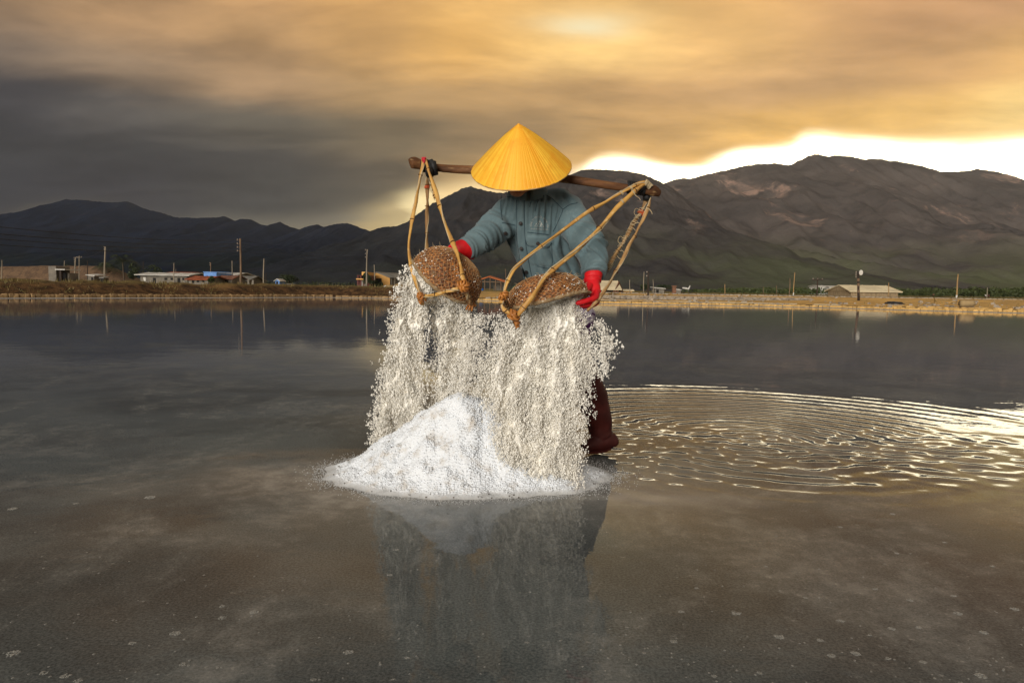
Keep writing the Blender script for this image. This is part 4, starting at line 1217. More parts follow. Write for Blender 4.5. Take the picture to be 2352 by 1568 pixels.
# --- poles
POLES = [
    # x_top, x_base, y_top, Y, radius px, material, fittings, label
    (4.3, 4.6, 597, 75, 1.1, M_POLEC, 0, 'short grey pole at the left picture edge'),
    (147.6, 147.4, 598.5, 118, 0.9, M_POLEC, 0, 'thin short pole behind the concrete hut'),
    (173.0, 171.9, 590.5, 95, 1.5, M_POLEC, 3, 'pale pole with bracket right of the concrete hut'),
    (182.3, 182.0, 587.5, 110, 1.0, M_POLEC, 2, 'thin pole with crossarm right of the concrete hut'),
    (201.2, 200.8, 598.5, 120, 1.0, M_POLED, 0, 'short dark pole on the mound crest'),
    (200.9, 200.6, 622.0, 66, 0.7, M_POLED, 0, 'thin dark stake left of the concrete shelter'),
    (241.5, 240.3, 566.0, 92, 1.9, M_POLEC, 1, 'tall pale pole before the right end of the mound'),
    (329.0, 328.8, 601.0, 125, 0.9, M_POLED, 0, 'dark pole between the two trees by the long shed'),
    (399.2, 399.6, 604.0, 82, 1.1, M_POLEC, 0, 'pale pole before the long shed roof'),
    (404.0, 404.0, 617.5, 118, 0.6, M_POLEC, 0, 'thin stub pole behind the long shed'),
    (484.2, 483.6, 602.5, 100, 1.1, M_POLEW, 1, 'brown pole rising behind the blue house'),
    (533.3, 533.0, 598.5, 88, 1.1, M_POLEC, 0, 'pale pole left of the tallest utility pole'),
    (552.2, 553.0, 547.5, 50, 2.4, M_POLEW, 4, 'tallest brown utility pole with stacked insulators'),
    (605.8, 605.5, 593.5, 58, 1.5, M_POLEC, 0, 'pale pole right of the tallest utility pole'),
    (611.2, 611.3, 627.0, 80, 0.7, M_POLED, 0, 'thin dark stake beside the pale pole'),
    (843.5, 841.5, 572.5, 58, 1.7, M_POLEC, 3, 'grey pole before the two storey house'),
    (859.8, 860.4, 608.0, 74, 1.2, M_POLEC, 0, 'pale pole before the ochre warehouse door'),
    (907.3, 906.8, 634.0, 90, 0.6, M_POLEC, 0, 'thin post before the ochre warehouse side'),
    (1161.2, 1161.6, 617.5, 98, 0.9, M_POLEW, 0, 'thin brown pole right of the open shed'),
    (1446.5, 1446.6, 642.5, 82, 0.9, M_POLEC, 0, 'pale pole above the yellow stall'),
    (1479.0, 1478.2, 624.0, 76, 1.1, M_POLEC, 0, 'pale pole left of the dark pole'),
    (1489.8, 1488.0, 623.0, 54, 1.7, M_POLED, 1, 'dark tarred pole by the lower terrace'),
    (1499.8, 1501.2, 641.5, 86, 0.8, M_POLEC, 0, 'thin leaning pole right of the dark pole'),
    (1665.2, 1664.9, 652.5, 84, 0.9, M_POLEY, 0, 'short yellow pole before the green hedge'),
    (1753.4, 1753.3, 657.5, 96, 0.6, M_POLEW, 0, 'thin short brown pole in front of the hedge'),
    (1784.0, 1783.2, 655.0, 96, 0.6, M_POLEW, 0, 'thin braced pole in front of the hedge'),
    (1814.6, 1813.6, 638.5, 70, 1.1, M_POLEW, 0, 'brown pole left of the yellow pole'),
    (1825.2, 1822.6, 625.5, 82, 1.1, M_POLEY, 0, 'tall yellow pole with white foot'),
    (1877.6, 1877.0, 636.0, 60, 1.4, M_POLED, 2, 'dark brown pole left of the lamp pole'),
    (2041.6, 2041.0, 649.0, 78, 1.1, M_POLEY, 0, 'yellow pole before the long barn'),
    (2200.6, 2197.8, 629.5, 76, 1.6, M_POLEY, 0, 'tall yellow pole with white foot at the far right'),
    (2268.0, 2267.4, 660.5, 98, 0.9, M_POLEC, 0, 'thin pole between the two distant persons'),
]
for (xt, xb, yt, Y, r, mt, fit, lab) in POLES:
    top = P(xt, yt, Y); gz = float(land_height(Y - 39 if xb > 1000 else 25, top[0], Y)[0]) if xb > 1000 and Y < 62 else GZ
    base = np.array([P(xb, 670, Y)[0], Y, gz - .05]); R = r / FPX * Y
    t = T('utility_pole', base, lab, 'pole', 'poles on the far shore')
    q = MB(); ln = [base + (top - base) * s + np.array([.02 * math.sin(s * 5 + xt), 0, 0]) for s in np.linspace(0, 1, 7)]
    q.tube(ln, [R * (1.15 - .35 * s) for s in np.linspace(0, 1, 7)], 8); t.part('shaft', q, mt, smooth=True)
    if 'white foot' in lab:
        q = MB(); q.tube([base, base + (top - base) * .13], R * 1.22, 8); t.part('painted_foot', q, M_WHITE)
    if fit == 4:
        for k in range(4):
            z = top[2] - .12 - .26 * k
            q = MB(); q.tube([(top[0] - .22, Y, z), (top[0] + .05, Y, z)], .018, 6); t.part('arm', q, M_POLEW)
            q = MB(); q.tube([(top[0] - .22, Y, z - .05), (top[0] - .22, Y, z + .03), (top[0] - .22, Y, z + .08)], [.04, .055, .03], 8); t.part('insulator', q, M_CERAM)
    if fit in (1, 3):
        for k in range(2 if fit == 1 else 3):
            z = top[2] - .1 - .3 * k
            q = MB(); q.tube([(top[0] - .14, Y - .05, z), (top[0] - .14, Y - .05, z + .1)], [.05, .03], 7); t.part('insulator', q, M_CERAM)
            q = MB(); q.tube([(top[0] - .14, Y - .05, z), (top[0], Y, z)], .015, 5); t.part('bracket', q, M_POLED)
    if fit == 2:
        q = MB(); q.box((top[0], Y - R, top[2] - .25), (.9, .1, .08)); t.part('crossarm', q, mt)
        for dx in (-.4, 0, .4):
            q = MB(); q.tube([(top[0] + dx, Y - R, top[2] - .22), (top[0] + dx, Y - R, top[2] - .1)], [.045, .03], 7); t.part('insulator', q, M_CERAM)

# lamp pole with a round disc
Y = 51; top, base = P(1971, 623.5, Y), P(1972.2, 692, Y); base[2] = .22
t = T('lamp_pole', base, 'banded dark pole with round pale lamp disc', 'lamp pole')
q = MB(); q.tube([base, base + (top - base) * .35, base + (top - base) * .6, top], [.09, .085, .08, .065], 10); t.part('shaft', q, M_POLED, smooth=True)
for k, f in enumerate((.30, .52, .68)):
    q = MB(); q.tube([base + (top - base) * f, base + (top - base) * (f + .09)], .092, 10); t.part('band', q, M_POLEW)
c0 = P(1977.5, 626, Y - .15)
q = MB(); q.tube([c0 + [0, .06, 0], c0 + [0, 0, 0], c0 + [0, -.04, 0]], [.07, .15, .135], 20, flat=1.35); t.part('lamp_disc', q, M_WHITE, smooth=False)
q = MB(); q.tube([c0 + [0, .08, -.1], top + [0, 0, -.25]], .025, 6); t.part('bracket', q, M_POLED)
for k in range(4):
    q = MB(); q.tube([top + [-.14, 0, -.05 - .13 * k], top + [-.14, 0, .02 - .13 * k]], [.05, .03], 7); t.part('insulator', q, M_CERAM)

# stubs and posts
for i, (x, yt, Y, w, h, mt, lab) in enumerate([(570.9, 642.5, 60, .16, .5, M_CONC, 'grey concrete post right of the tallest utility pole'), (581, 643, 60, .15, .5, M_CONC, 'second grey concrete post, next to the pale pole'),
                                             (1424, 671.5, 60, .14, .35, M_POLEY, 'pale stone post on the upper terrace by the annex'), (1469, 673, 60, .14, .35, M_POLEY, 'leaning pale stone post on the upper terrace'), (1541, 673, 60, .16, .4, M_POLEY, 'yellow stone post on the upper terrace below the brick pillar')]):
    p = P(x, yt, Y); q = MB(); q.box((p[0], Y, p[2] - h / 2), (w, w, h), jit=.02); q.box((p[0], Y, p[2] - h), (w * 1.1, w * 1.1, .5)); solo('stone_post', q, mt, lab, 'post')

# --- wires
def wire(label, pts3, sag, r=.012):
    a, b = np.array(pts3[0]), np.array(pts3[1]); L = [a + (b - a) * s - np.array([0, 0, sag * 4 * s * (1 - s)]) for s in np.linspace(0, 1, 40)]
    solo('power_line', MB().tube(L, r, 5), M_WIRE, label, 'power line', 'power lines')


pt = P(552, 549, 50)
for k, (ya, nm) in enumerate([(464, 'topmost'), (481, 'second'), (493, 'third'), (507, 'lowest')]):
    a = P(-60, ya - 12, 20); b = np.array([pt[0] - .22, 50, pt[2] - .06 - .26 * k])
    a = b + (a - b) * 1.9
    wire(nm + ' of the four wires running in from the left to the tallest pole', (a, b), .22 * 1.9 ** 2)
    wire(nm + ' of four wires between the tallest pole and the two storey house', (b, P(842.5, 574 + k * 7, 58)), .30)
wire('long thin wire across the hill foot between dark pole and yellow pole', (P(1489.8, 626, 54), P(1825, 628, 82)), .5, .014)
wire('wire from the dark brown pole to the lamp pole', (P(1877.6, 638, 60), P(1970, 627, 51)), .25, .012)
wire('wire from lamp pole to the tall yellow pole at the far right', (P(1971, 630, 51), P(2200.5, 633, 76)), .5, .014)
wire('wire between the concrete hut pole and the tall pale pole', (P(182, 591, 110), P(241, 571, 92)), .4, .016)

# ================================================================== SALT HEAP
def salt_mat(name, c, dirt, kd, tr=0.0):
    mt, nt, b = new_mat(name)
    v = coord(nt, 'Object')
    n1 = noise(nt, v, 14.0, 5.0, 0.7); n2 = noise(nt, v, 120.0, 2.0, 0.6)
    col = mixc(nt, n1.smooth(0.5, 0.72) * kd, c, dirt)
    X_, Y_, Z_ = sep(nt, v)
    if kd > .6: col = mixc(nt, (Z_ + (n1 - 0.5) * 0.05).smooth(0.024, -0.004) * 0.75, col, (0.46, 0.45, 0.43))   # soaked foot of the heap
    col = mixc(nt, n2.smooth(0.66, 0.76) * kd, col, tuple(q * 0.5 for q in dirt))
    put(nt, b, 'Base Color', col); b.inputs['Roughness'].default_value = 0.55; b.inputs['Specular IOR Level'].default_value = 0.3
    if tr:                                                                  # loose crystals let light through
        t_ = nt.nodes.new('ShaderNodeBsdfTranslucent'); nt.links.new(col.k, t_.inputs[0])
        mx = nt.nodes.new('ShaderNodeMixShader'); mx.inputs[0].default_value = tr
        out = [n for n in nt.nodes if n.type == 'OUTPUT_MATERIAL'][0]
        nt.links.new(b.outputs[0], mx.inputs[1]); nt.links.new(t_.outputs[0], mx.inputs[2]); nt.links.new(mx.outputs[0], out.inputs[0])
    return mt


M_SALT = salt_mat('heap_salt', (0.83, 0.86, 0.90), (0.52, 0.45, 0.36), 0.7, 0.1)
M_SALTF = salt_mat('falling_salt', (0.95, 0.92, 0.85), (0.86, 0.80, 0.68), 0.5, 0.06)
PK = P(1066, 909, 2.84)


def heap_h(x, y):
    dx = x - PK[0]; dy = (y - PK[1]) / (0.66 if y < PK[1] else 0.8)
    if dx > 0: dx = dx * 0.94
    an = math.atan2(dy, dx); r = math.hypot(dx, dy)
    r *= 1 + 0.07 * mnoise.noise((math.cos(an) * 1.7, math.sin(an) * 1.7, 3.0)) + 0.05 * mnoise.noise((math.cos(an) * 5, math.sin(an) * 5, 1.0))
    z = np.interp(r, [0, .03, .08, .155, .30, .39, .46, .52, .57, .64, .8], [.335, .330, .312, .262, .150, .082, .040, .014, .001, -.012, -.05])
    # second shoulder under the right stream
    z = max(z, 0.115 * math.exp(-(((x - 0.10) / 0.20) ** 2 + ((y - 2.74) / 0.20) ** 2)) - 0.05)
    # thin tongue to the left
    z = max(z, 0.060 * math.exp(-(((x + 0.60) / 0.24) ** 2 + ((y - 2.78) / 0.12) ** 2)) - 0.050)
    n = 0.024 * mnoise.noise((x * 8, y * 8, 0)) + 0.016 * mnoise.noise((x * 22, y * 22, 4)) + 0.006 * mnoise.noise((x * 55, y * 55, 8))
    return float(z + n * min(1, max(z, 0) * 14 + .15))


def salt_heap():
    xs = np.arange(-1.15, 0.75, 0.0075); ys = np.arange(2.22, 3.45, 0.0075)
    Z = np.array([[heap_h(x, y) for x in xs] for y in ys])
    mb = MB(); mb.sheet([[(x, y, Z[j, i] if Z[j, i] > -.004 else -.02) for i, x in enumerate(xs)] for j, y in enumerate(ys)])
    o = solo('salt_pile', mb, M_SALT, 'white salt heap standing in the shallow water under both baskets', 'salt pile', smooth=True)
    # crystals over the slope and washed out round the foot
    n = 230000
    x = rng.uniform(xs[0], xs[-1], n); y = rng.uniform(ys[0], ys[-1], n)
    ix = np.clip(((x - xs[0]) / .0075).astype(int), 0, len(xs) - 2); iy = np.clip(((y - ys[0]) / .0075).astype(int), 0, len(ys) - 2)
    z = Z[iy, ix]
    dens = np.clip(z / 0.012, 0, 1) + 0.42 * np.exp(np.minimum(z, 0) / 0.0065) * (z > -.03)
    k = rng.uniform(0, 1, n) < dens
    C = np.stack([x[k], y[k], np.maximum(z[k], 0.0) + .001], 1)
    V, F = grains(C, np.where(C[:, 2] > .012, rng.uniform(.0035, .0095, len(C)), rng.uniform(.0018, .0036, len(C))), octa=True)
    g = mk('salt_crystals', np_mesh('salt_crystals', V, F), M_SALT, o); g['kind'] = 'stuff'
    m2 = rng.choice(len(C), 260)                                            # grit
    V, F = grains(C[m2] + [0, 0, .003], rng.uniform(.002, .0042, len(m2)))
    g = mk('grit', np_mesh('grit', V, F), pm('brown_grit', (0.10, 0.07, 0.04), (0.05, 0.04, 0.03), 9.0), o); g['kind'] = 'stuff'


salt_heap()


# ================================================================== FALLING SALT
def stream(label, rows, Yfun, n, size, seed, thick, gap=0.5, mat=M_SALTF, core=False):
    """rows: (y, x_left, x_right) of the falling sheet; crystals fill it at real depths"""
    ys = np.array([r[0] for r in rows]); xl = np.array([r[1] for r in rows]); xr = np.array([r[2] for r in rows])
    out = []; ax = []; sz = []
    wsum = np.interp(np.linspace(ys[0], ys[-1], 200), ys, xr - xl); tot = 0
    tries = 0
    while tot < n and tries < n * 6:
        tries += 1
        y = random.uniform(ys[0], ys[-1]); a, b = float(np.interp(y, ys, xl)), float(np.interp(y, ys, xr))
        if random.random() > (b - a) / wsum.max(): continue
        u = random.random(); x = a + (b - a) * u
        e = min(u, 1 - u)
        cl = 0.5 + 0.9 * mnoise.noise((x * .045, y * .018, seed)) + 0.7 * mnoise.noise((x * .11, y * .05, seed + 3)) + .35 * mnoise.noise((x * .3, y * .14, seed + 7))
        if random.random() > min(1, max(.03, cl + gap)) * min(1, .05 + e * 4.2): continue
        x += random.gauss(0, 3.0 + 7.0 * (1 - min(1, e * 4)))
        f = (y - ys[0]) / (ys[-1] - ys[0])
        Y = Yfun(x, y) + random.gauss(0, thick * (.35 + .65 * f)) + .05 * mnoise.noise((x * .03, y * .012, seed + 11))
        p = P(x, y, Y)
        if p[2] < heap_h(p[0], p[1]) + .004: continue
        s = size * random.choice((.4, .55, .7, .85, 1, 1.15, 1.3, 1.6)); out.append(p); sz.append(s); tot += 1
        vx = ((a + b) / 2 - (float(np.interp(y - 12, ys, xl)) + float(np.interp(y - 12, ys, xr))) / 2) / 12
        ax.append(nrm((vx + random.gauss(0, .25) , random.gauss(0, .25), -1)))
        for q in range(random.choice((0, 2, 4, 7))):                         # grains fall in loose clumps
            out.append(p + np.array([random.gauss(0, .004), random.gauss(0, .004), random.gauss(0, .008)])); sz.append(size * random.uniform(.35, 1.1)); ax.append(ax[-1]); tot += 1
    # the dense core of the falling sheet, ragged and full of gaps
    if core:
        mb = MB(); nx, ny = 96, 190; ok = {}
        for j in range(ny):
            for i in range(nx):
                y = ys[0] + (ys[-1] - ys[0]) * j / (ny - 1); a, b = float(np.interp(y, ys, xl)), float(np.interp(y, ys, xr)); u = i / (nx - 1); x = a + (b - a) * u
                cl = 0.5 + 0.9 * mnoise.noise((x * .045, y * .018, seed)) + 0.7 * mnoise.noise((x * .11, y * .05, seed + 3)) + .35 * mnoise.noise((x * .3, y * .14, seed + 7))
                Y = Yfun(x, y) - .002 + .05 * mnoise.noise((x * .03, y * .012, seed + 11)) - .030 * (cl - .5) + .016 * mnoise.noise((x * .13, y * .055, seed + 1)) + .007 * mnoise.noise((x * .32, y * .15, seed)) + .004 * mnoise.noise((x * .8, y * .45, seed))
                p = P(x + 2 * mnoise.noise((y * .2, x * .2, 3)), y, Y); mb.V.append(tuple(p))
                e = min(u, 1 - u) + .05 * mnoise.noise((y * .06, u * 9, seed)); f = j / (ny - 1) + .05 * mnoise.noise((x * .09, 1, seed))
                ok[j * nx + i] = cl + gap > .80 and e > .15 and f < .93 and p[2] > heap_h(p[0], p[1]) - .01
        for j in range(ny - 1):
            for i in range(nx - 1):
                q = (j * nx + i, j * nx + i + 1, (j + 1) * nx + i + 1, (j + 1) * nx + i)
                if all(ok[k] for k in q): mb.F.append(q)
        cm = mb.mesh('falling_salt_core')
    C = np.array(out)
    V, F = grains(C, np.array(sz), rng.uniform(1.0, 1.9, len(C)), np.array(ax), octa=True)
    o = mk('falling_salt', np_mesh('falling_salt', V, F), mat)
    if core:
        c_ = mk('dense_flow', cm, mat, o, smooth=True); c_['kind'] = 'stuff'
    return tag(o, label, 'salt', kind='stuff')


YL = lambda x, y: 2.74 + .26 * max(0, (y - 640) / 380) ** 1.4
YR = lambda x, y: 2.62 + .02 * (y - 700) / 400
stream('thinner inner curtain of salt from the tilted left basket',
       [(640, 972, 1020), (690, 978, 1080), (740, 984, 1102), (800, 990, 1104), (860, 992, 1092), (910, 990, 1070), (955, 986, 1032)],
       lambda x, y: YL(x, y) + .02, 17000, .0042, 1.0, .022, gap=.42, core=True)
stream('dense left column of the pouring salt from the left basket',
       [(612, 948, 966), (660, 918, 1000), (720, 900, 985), (800, 884, 982), (880, 868, 984), (960, 852, 978), (1022, 846, 935)],
       lambda x, y: YL(x, y) - .03, 30000, .0046, 5.0, .018, gap=.72, core=True)
stream('salt pouring from the right basket in a broad curtain',
       [(684, 1200, 1342), (720, 1188, 1344), (752, 1156, 1352), (780, 1132, 1374), (815, 1112, 1388), (850, 1084, 1388), (872, 1086, 1374), (905, 1096, 1360), (950, 1112, 1352), (1000, 1126, 1347), (1060, 1142, 1342), (1122, 1160, 1336)],
       YR, 74000, .0045, 9.0, .02, gap=.60, core=True)
stream('loose spray of salt flying between the two streams',
       [(720, 1085, 1185), (770, 1060, 1175), (830, 1035, 1150), (890, 1020, 1130), (915, 1040, 1100)],
       lambda x, y: 2.68, 4200, .0045, 14.0, .05, gap=.1)
stream('scattered salt grains flying off to the right of the right stream',
       [(735, 1360, 1392), (790, 1375, 1412), (840, 1378, 1404), (870, 1378, 1396)],
       lambda x, y: 2.62, 1100, .0048, 17.0, .05, gap=.15)
stream('few stray salt grains right of the broad curtain',
       [(755, 1395, 1422), (800, 1398, 1438), (850, 1396, 1412)], lambda x, y: 2.6, 70, .006, 20.0, .03, gap=.5)
stream('salt grains leaping off the upper left edge of the left basket',
       [(612, 915, 948), (640, 912, 940), (675, 900, 925)], lambda x, y: 2.72, 120, .0068, 21.0, .03, gap=.4)

# ================================================================== YOKE, SLINGS, BASKETS
M_YOKE = pm('worn_brown_wood', (0.17, 0.075, 0.030), (0.06, 0.026, 0.012), 4.0, 0.62, 0.35, 30.0, 0.004, stretch=(1.2, 6, 6), c3=(0.25, 0.15, 0.065), spec=0.15)
M_CANE = pm('yellow_rattan', (0.60, 0.34, 0.085), (0.44, 0.225, 0.055), 9.0, 0.45, 0.3, 60.0, 0.002, c3=(0.66, 0.44, 0.18), spec=0.4)
M_CANED = pm('aged_rattan', (0.44, 0.26, 0.10), (0.30, 0.165, 0.065), 9.0, 0.55, 0.3, 60.0, 0.002, c3=(0.54, 0.38, 0.2))
M_KNOT = pm('orange_rattan_knot', (0.46, 0.175, 0.03), (0.32, 0.115, 0.025), 14.0, 0.45, 0.4, 70.0, 0.003, spec=0.45)
M_KNOTD = pm('dark_cane_joint', (0.11, 0.055, 0.02), (0.07, 0.035, 0.015), 20.0)
M_RUBBER = pm('black_rubber', (0.010, 0.010, 0.011), (0.022, 0.021, 0.020), 20.0, 0.6, 0.5, 60.0, 0.004)
M_TWINE = pm('pale_twine', (0.52, 0.42, 0.26), (0.40, 0.31, 0.18), 30.0, 0.8)
M_REDTIE = pm('red_tie', (0.60, 0.03, 0.05), (0.42, 0.02, 0.03), 20.0, 0.6)
M_ORTIE = pm('orange_tie', (0.65, 0.13, 0.03), (0.5, 0.09, 0.03), 20.0, 0.6)

YP = 2.90
yk = [(943, 376), (952, 374), (964, 377), (978, 380), (1005, 385), (1048, 389), (1090, 391), (1192, 397), (1300, 411), (1350, 418), (1400, 426), (1450, 433), (1478, 436), (1500, 438), (1516, 445)]
yw = [12, 14, 12, 9.5, 9, 10, 10.5, 11, 10, 9.5, 9.5, 9, 10, 13.5, 8]
pts = [P(x, y, YP + .02 * math.sin(i * .5)) for i, (x, y) in enumerate(yk)]
mb = MB(); mb.tube(bez(pts, 70), [float(v) * YP / FPX * 1.0 for v in np.interp(np.linspace(0, 14, 70), range(15), yw)], 14, flat=.75, up=(0, 1, 0))
yoke = union(mb, 'shoulder_pole', .004, 3)
displace(yoke, lambda c, n: .0022 * mnoise.noise((c[0] * 9, c[1] * 40, c[2] * 40)))
YOKE = solo('shoulder_pole', yoke, M_YOKE, 'dark wooden carrying pole across the worker shoulders, flared ends', 'carrying pole', smooth=True)


def strap(pxs, Ys, r, n=44, seed=0.0):
    """a strip of split rattan: slightly flat, twisted, with joints"""
    L = bez([P(x, y, Y) for (x, y), Y in zip(pxs, Ys)], n)
    L = [np.asarray(p) + np.array([mnoise.noise((i * .28, seed, 0)), mnoise.noise((i * .28, seed, 5)), 0]) * .003 for i, p in enumerate(L)]
    rr = [r * (1 + .14 * mnoise.noise((i * .5, seed, 9)) + (.28 if i % 11 == 5 else 0)) for i in range(n)]
    mb = MB(); mb.tube(L, rr, 9, flat=.62, twist=[.22 * i + seed for i in range(n)])
    # pale edge of the split strip, wound round it
    e = MB(); E = []
    for i, p in enumerate(L):
        t = nrm(L[min(i + 1, n - 1)] - L[max(i - 1, 0)]); u = nrm(np.cross(t, [0, 1, 0])); v = np.cross(t, u); a = .22 * i + seed
        E.append(p + rr[i] * .82 * (u * math.cos(a) + v * math.sin(a)))
    e.tube(E, r * .28, 5)
    global JOINT
    JOINT = MB()
    for i in range(5, n - 2, 11):
        t = nrm(L[i + 1] - L[i - 1]); JOINT.tube([L[i] - t * .0012, L[i], L[i] + t * .0012], [rr[i] * .98, rr[i] * 1.07, rr[i] * .98], 9)
    return mb, e


def winding(c, axis, R, turns, r, length, seed=0):
    """cord wound round a strap"""
    axis = nrm(axis); u = nrm(np.cross(axis, [0.3, 1, .1])); v = np.cross(axis, u); m = turns * 10
    L = [np.asarray(c) + axis * (length * (i / m - .5)) + R * (1 + .25 * mnoise.noise((i * .4, seed, 0))) * (u * math.cos(2 * math.pi * i / 10) + v * math.sin(2 * math.pi * i / 10)) for i in range(m + 1)]
    return L


def knot(c, R, seed):
    mb = MB()
    for k in range(4):
        random.seed(seed * 10 + k)
        ax = nrm((random.gauss(0, .8), random.gauss(0, .5), random.gauss(0, .8)))
        mb.tube(winding(np.asarray(c) + np.array([random.gauss(0, .25), random.gauss(0, .2), random.gauss(0, .4)]) * R, ax, R * random.uniform(.55, .85), 2, R * .3, R * 1.5, seed + k), R * .30, 8)
    return mb


# left sling
ls = T('basket_sling', P(985, 380, YP), 'left rattan sling hanging from the pole around the left basket', 'sling', 'basket slings')
for k, (pl, Yl, r, mt) in enumerate([
    ([(972, 366), (966, 405), (957, 452), (947, 505), (939, 560), (944, 610), (957, 655), (966, 678), (971, 700)], [2.86, 2.85, 2.83, 2.80, 2.76, 2.72, 2.68, 2.66, 2.68], .0078, M_CANE),
    ([(981, 402), (982, 450), (981, 500), (980, 565), (984, 600)], [2.93, 2.94, 2.95, 2.96, 2.95], .0085, M_CANED),
    ([(976, 368), (986, 395), (1002, 445), (1015, 492), (1032, 540), (1050, 583), (1061, 625), (1067, 657)], [2.86, 2.85, 2.82, 2.78, 2.72, 2.64, 2.58, 2.57], .0088, M_CANE),
    ([(1068, 662), (1074, 680), (1081, 695), (1082, 708)], [2.57, 2.60, 2.64, 2.70], .0085, M_CANED),
    ([(968, 683), (990, 678), (1012, 674), (1040, 666), (1066, 660)], [2.66, 2.62, 2.59, 2.57, 2.56], .0080, M_CANE),
    ([(990, 410), (995, 432), (999, 455)], [2.92, 2.90, 2.87], .007, M_CANED)]):
    a, b = strap(pl, Yl, r, seed=k * 1.7)
    o = ls.part('strap', a, mt, smooth=True); ls.part('strip_edge', b, M_TWINE, parent=o, smooth=True); ls.part('joint', JOINT, M_KNOTD, parent=o, kind='stuff')
ls.part('knot', knot(P(969, 681, 2.655), .016, 1), M_KNOT, smooth=True)
ls.part('knot', knot(P(1067, 660, 2.555), .017, 2), M_KNOT, smooth=True)
ls.part('knot', knot(P(1081, 700, 2.67), .014, 3), M_KNOT, smooth=True)
q = MB(); c = P(983, 382, YP); ax = P(1000, 384, YP) - P(966, 378, YP)
q.tube(winding(c, ax, .021, 6, .01, .05, 3), .0072, 8)
q.tube([P(983, 378, 2.87), P(986, 392, 2.865), P(988, 404, 2.88)], [.017, .019, .017], 8); q.tube([P(973, 372, 2.875), P(972, 384, 2.87), P(974, 393, 2.88)], [.012, .012, .009], 7); q.tube([P(990, 368, 2.88), P(996, 380, 2.87), P(1001, 402, 2.885)], [.008, .015, .012], 7)
ls.part('rubber_wrap', q, M_RUBBER, smooth=True)
q = MB(); q.tube(winding(P(974, 367, 2.857), P(980, 367, 2.86) - P(968, 367, 2.86), .009, 3, .002, .014, 4), .0025, 6); q.tube([P(975, 366, 2.85), P(973, 375, 2.85)], .0025, 6); ls.part('red_tie', q, M_REDTIE)
q = MB(); q.tube(winding(P(981.5, 429, 2.935), (0, 0, 1), .009, 3, .003, .012, 5), .003, 6); ls.part('orange_tie', q, M_ORTIE)
q = MB(); q.tube(bez([P(984, 430, 2.93), P(990, 422, 2.93), P(986, 432, 2.93), P(994, 445, 2.92), P(999, 461, 2.92)], 20), .0012, 5); ls.part('loose_end', q, M_TWINE)

# right sling
rs = T('basket_sling', P(1478, 430, YP), 'right rattan sling with stringy rear straps from the pole to the right basket', 'sling', 'basket slings')
for k, (pl, Yl, r, mt) in enumerate([
    ([(1481, 418), (1464, 423), (1432, 440), (1395, 462), (1350, 487), (1300, 523), (1255, 556), (1210, 592), (1180, 620), (1165, 650), (1158, 676)], [2.86, 2.85, 2.82, 2.79, 2.75, 2.68, 2.61, 2.54, 2.50, 2.48, 2.48], .0076, M_CANE),
    ([(1485, 421), (1470, 430), (1440, 456), (1412, 482), (1388, 511), (1360, 541), (1325, 574), (1290, 602), (1253, 636), (1237, 660), (1216, 690), (1196, 715), (1184, 730)], [2.87, 2.85, 2.81, 2.77, 2.72, 2.67, 2.61, 2.56, 2.50, 2.47, 2.45, 2.45, 2.47], .0098, M_CANE),
    ([(1486, 452), (1482, 464), (1472, 487), (1455, 513), (1438, 545), (1420, 575), (1405, 600), (1395, 614), (1376, 640)], [2.93, 2.93, 2.92, 2.92, 2.91, 2.90, 2.90, 2.89, 2.88], .0088, M_CANED),
    ([(1494, 454), (1489, 476), (1478, 502), (1462, 533), (1446, 562), (1428, 600), (1408, 635), (1390, 665), (1370, 693), (1350, 712)], [2.92, 2.91, 2.90, 2.88, 2.85, 2.81, 2.75, 2.69, 2.62, 2.58], .0080, M_CANED),
    ([(1157, 672), (1153, 686), (1153, 700), (1160, 712), (1172, 722), (1182, 733)], [2.48, 2.48, 2.47, 2.46, 2.46, 2.47], .0085, M_CANE),
    ([(1160, 688), (1163, 698), (1167, 708)], [2.50, 2.52, 2.55], .0075, M_CANED),
    ([(1181, 731), (1183, 738), (1188, 746)], [2.46, 2.47, 2.49], .0075, M_KNOT)]):
    a, b = strap(pl, Yl, r, seed=k * 2.3 + 1)
    o = rs.part('strap', a, mt, smooth=True); rs.part('strip_edge', b, M_TWINE, parent=o, smooth=True); rs.part('joint', JOINT, M_KNOTD, parent=o, kind='stuff')
rs.part('knot', knot(P(1156, 681, 2.475), .014, 5), M_KNOT, smooth=True)
rs.part('knot', knot(P(1179, 727, 2.46), .018, 6), M_KNOT, smooth=True)
rs.part('knot', knot(P(1188, 740, 2.47), .010, 7), M_KNOT, smooth=True)
q = MB(); q.tube(winding(P(1462, 432, YP), P(1485, 437, YP) - P(1440, 430, YP), .022, 7, .01, .075, 3), .0068, 8); q.tube([P(1487, 447, 2.92), P(1483, 460, 2.92)], [.018, .015], 8); q.tube([P(1445, 441, 2.87), P(1460, 440, 2.865), P(1482, 427, 2.87)], [.010, .013, .010], 7)
rs.part('rubber_wrap', q, M_RUBBER, smooth=True)
q = MB()
for (x, y, Y, s) in ((1484, 420, 2.865, 1), (1488, 424, 2.875, 2), (1492, 428, 2.88, 3)): q.tube(winding(P(x, y, Y), (.7, .1, -.5), .010, 2, .003, .012, s), .0042, 6)
for x, y, Y in ((1450, 432, 2.828), (1428, 443, 2.81), (1455, 441, 2.83), (1430, 463, 2.795)): q.tube(winding(P(x, y, Y), P(x + 10, y - 7, Y) - P(x, y, Y), .0095, 2, .002, .008, x), .0016, 5)
q.tube(bez([P(1455, 441, 2.82), P(1460, 449, 2.81), P(1468, 455, 2.81), P(1471, 460, 2.81)], 16), .0013, 5)
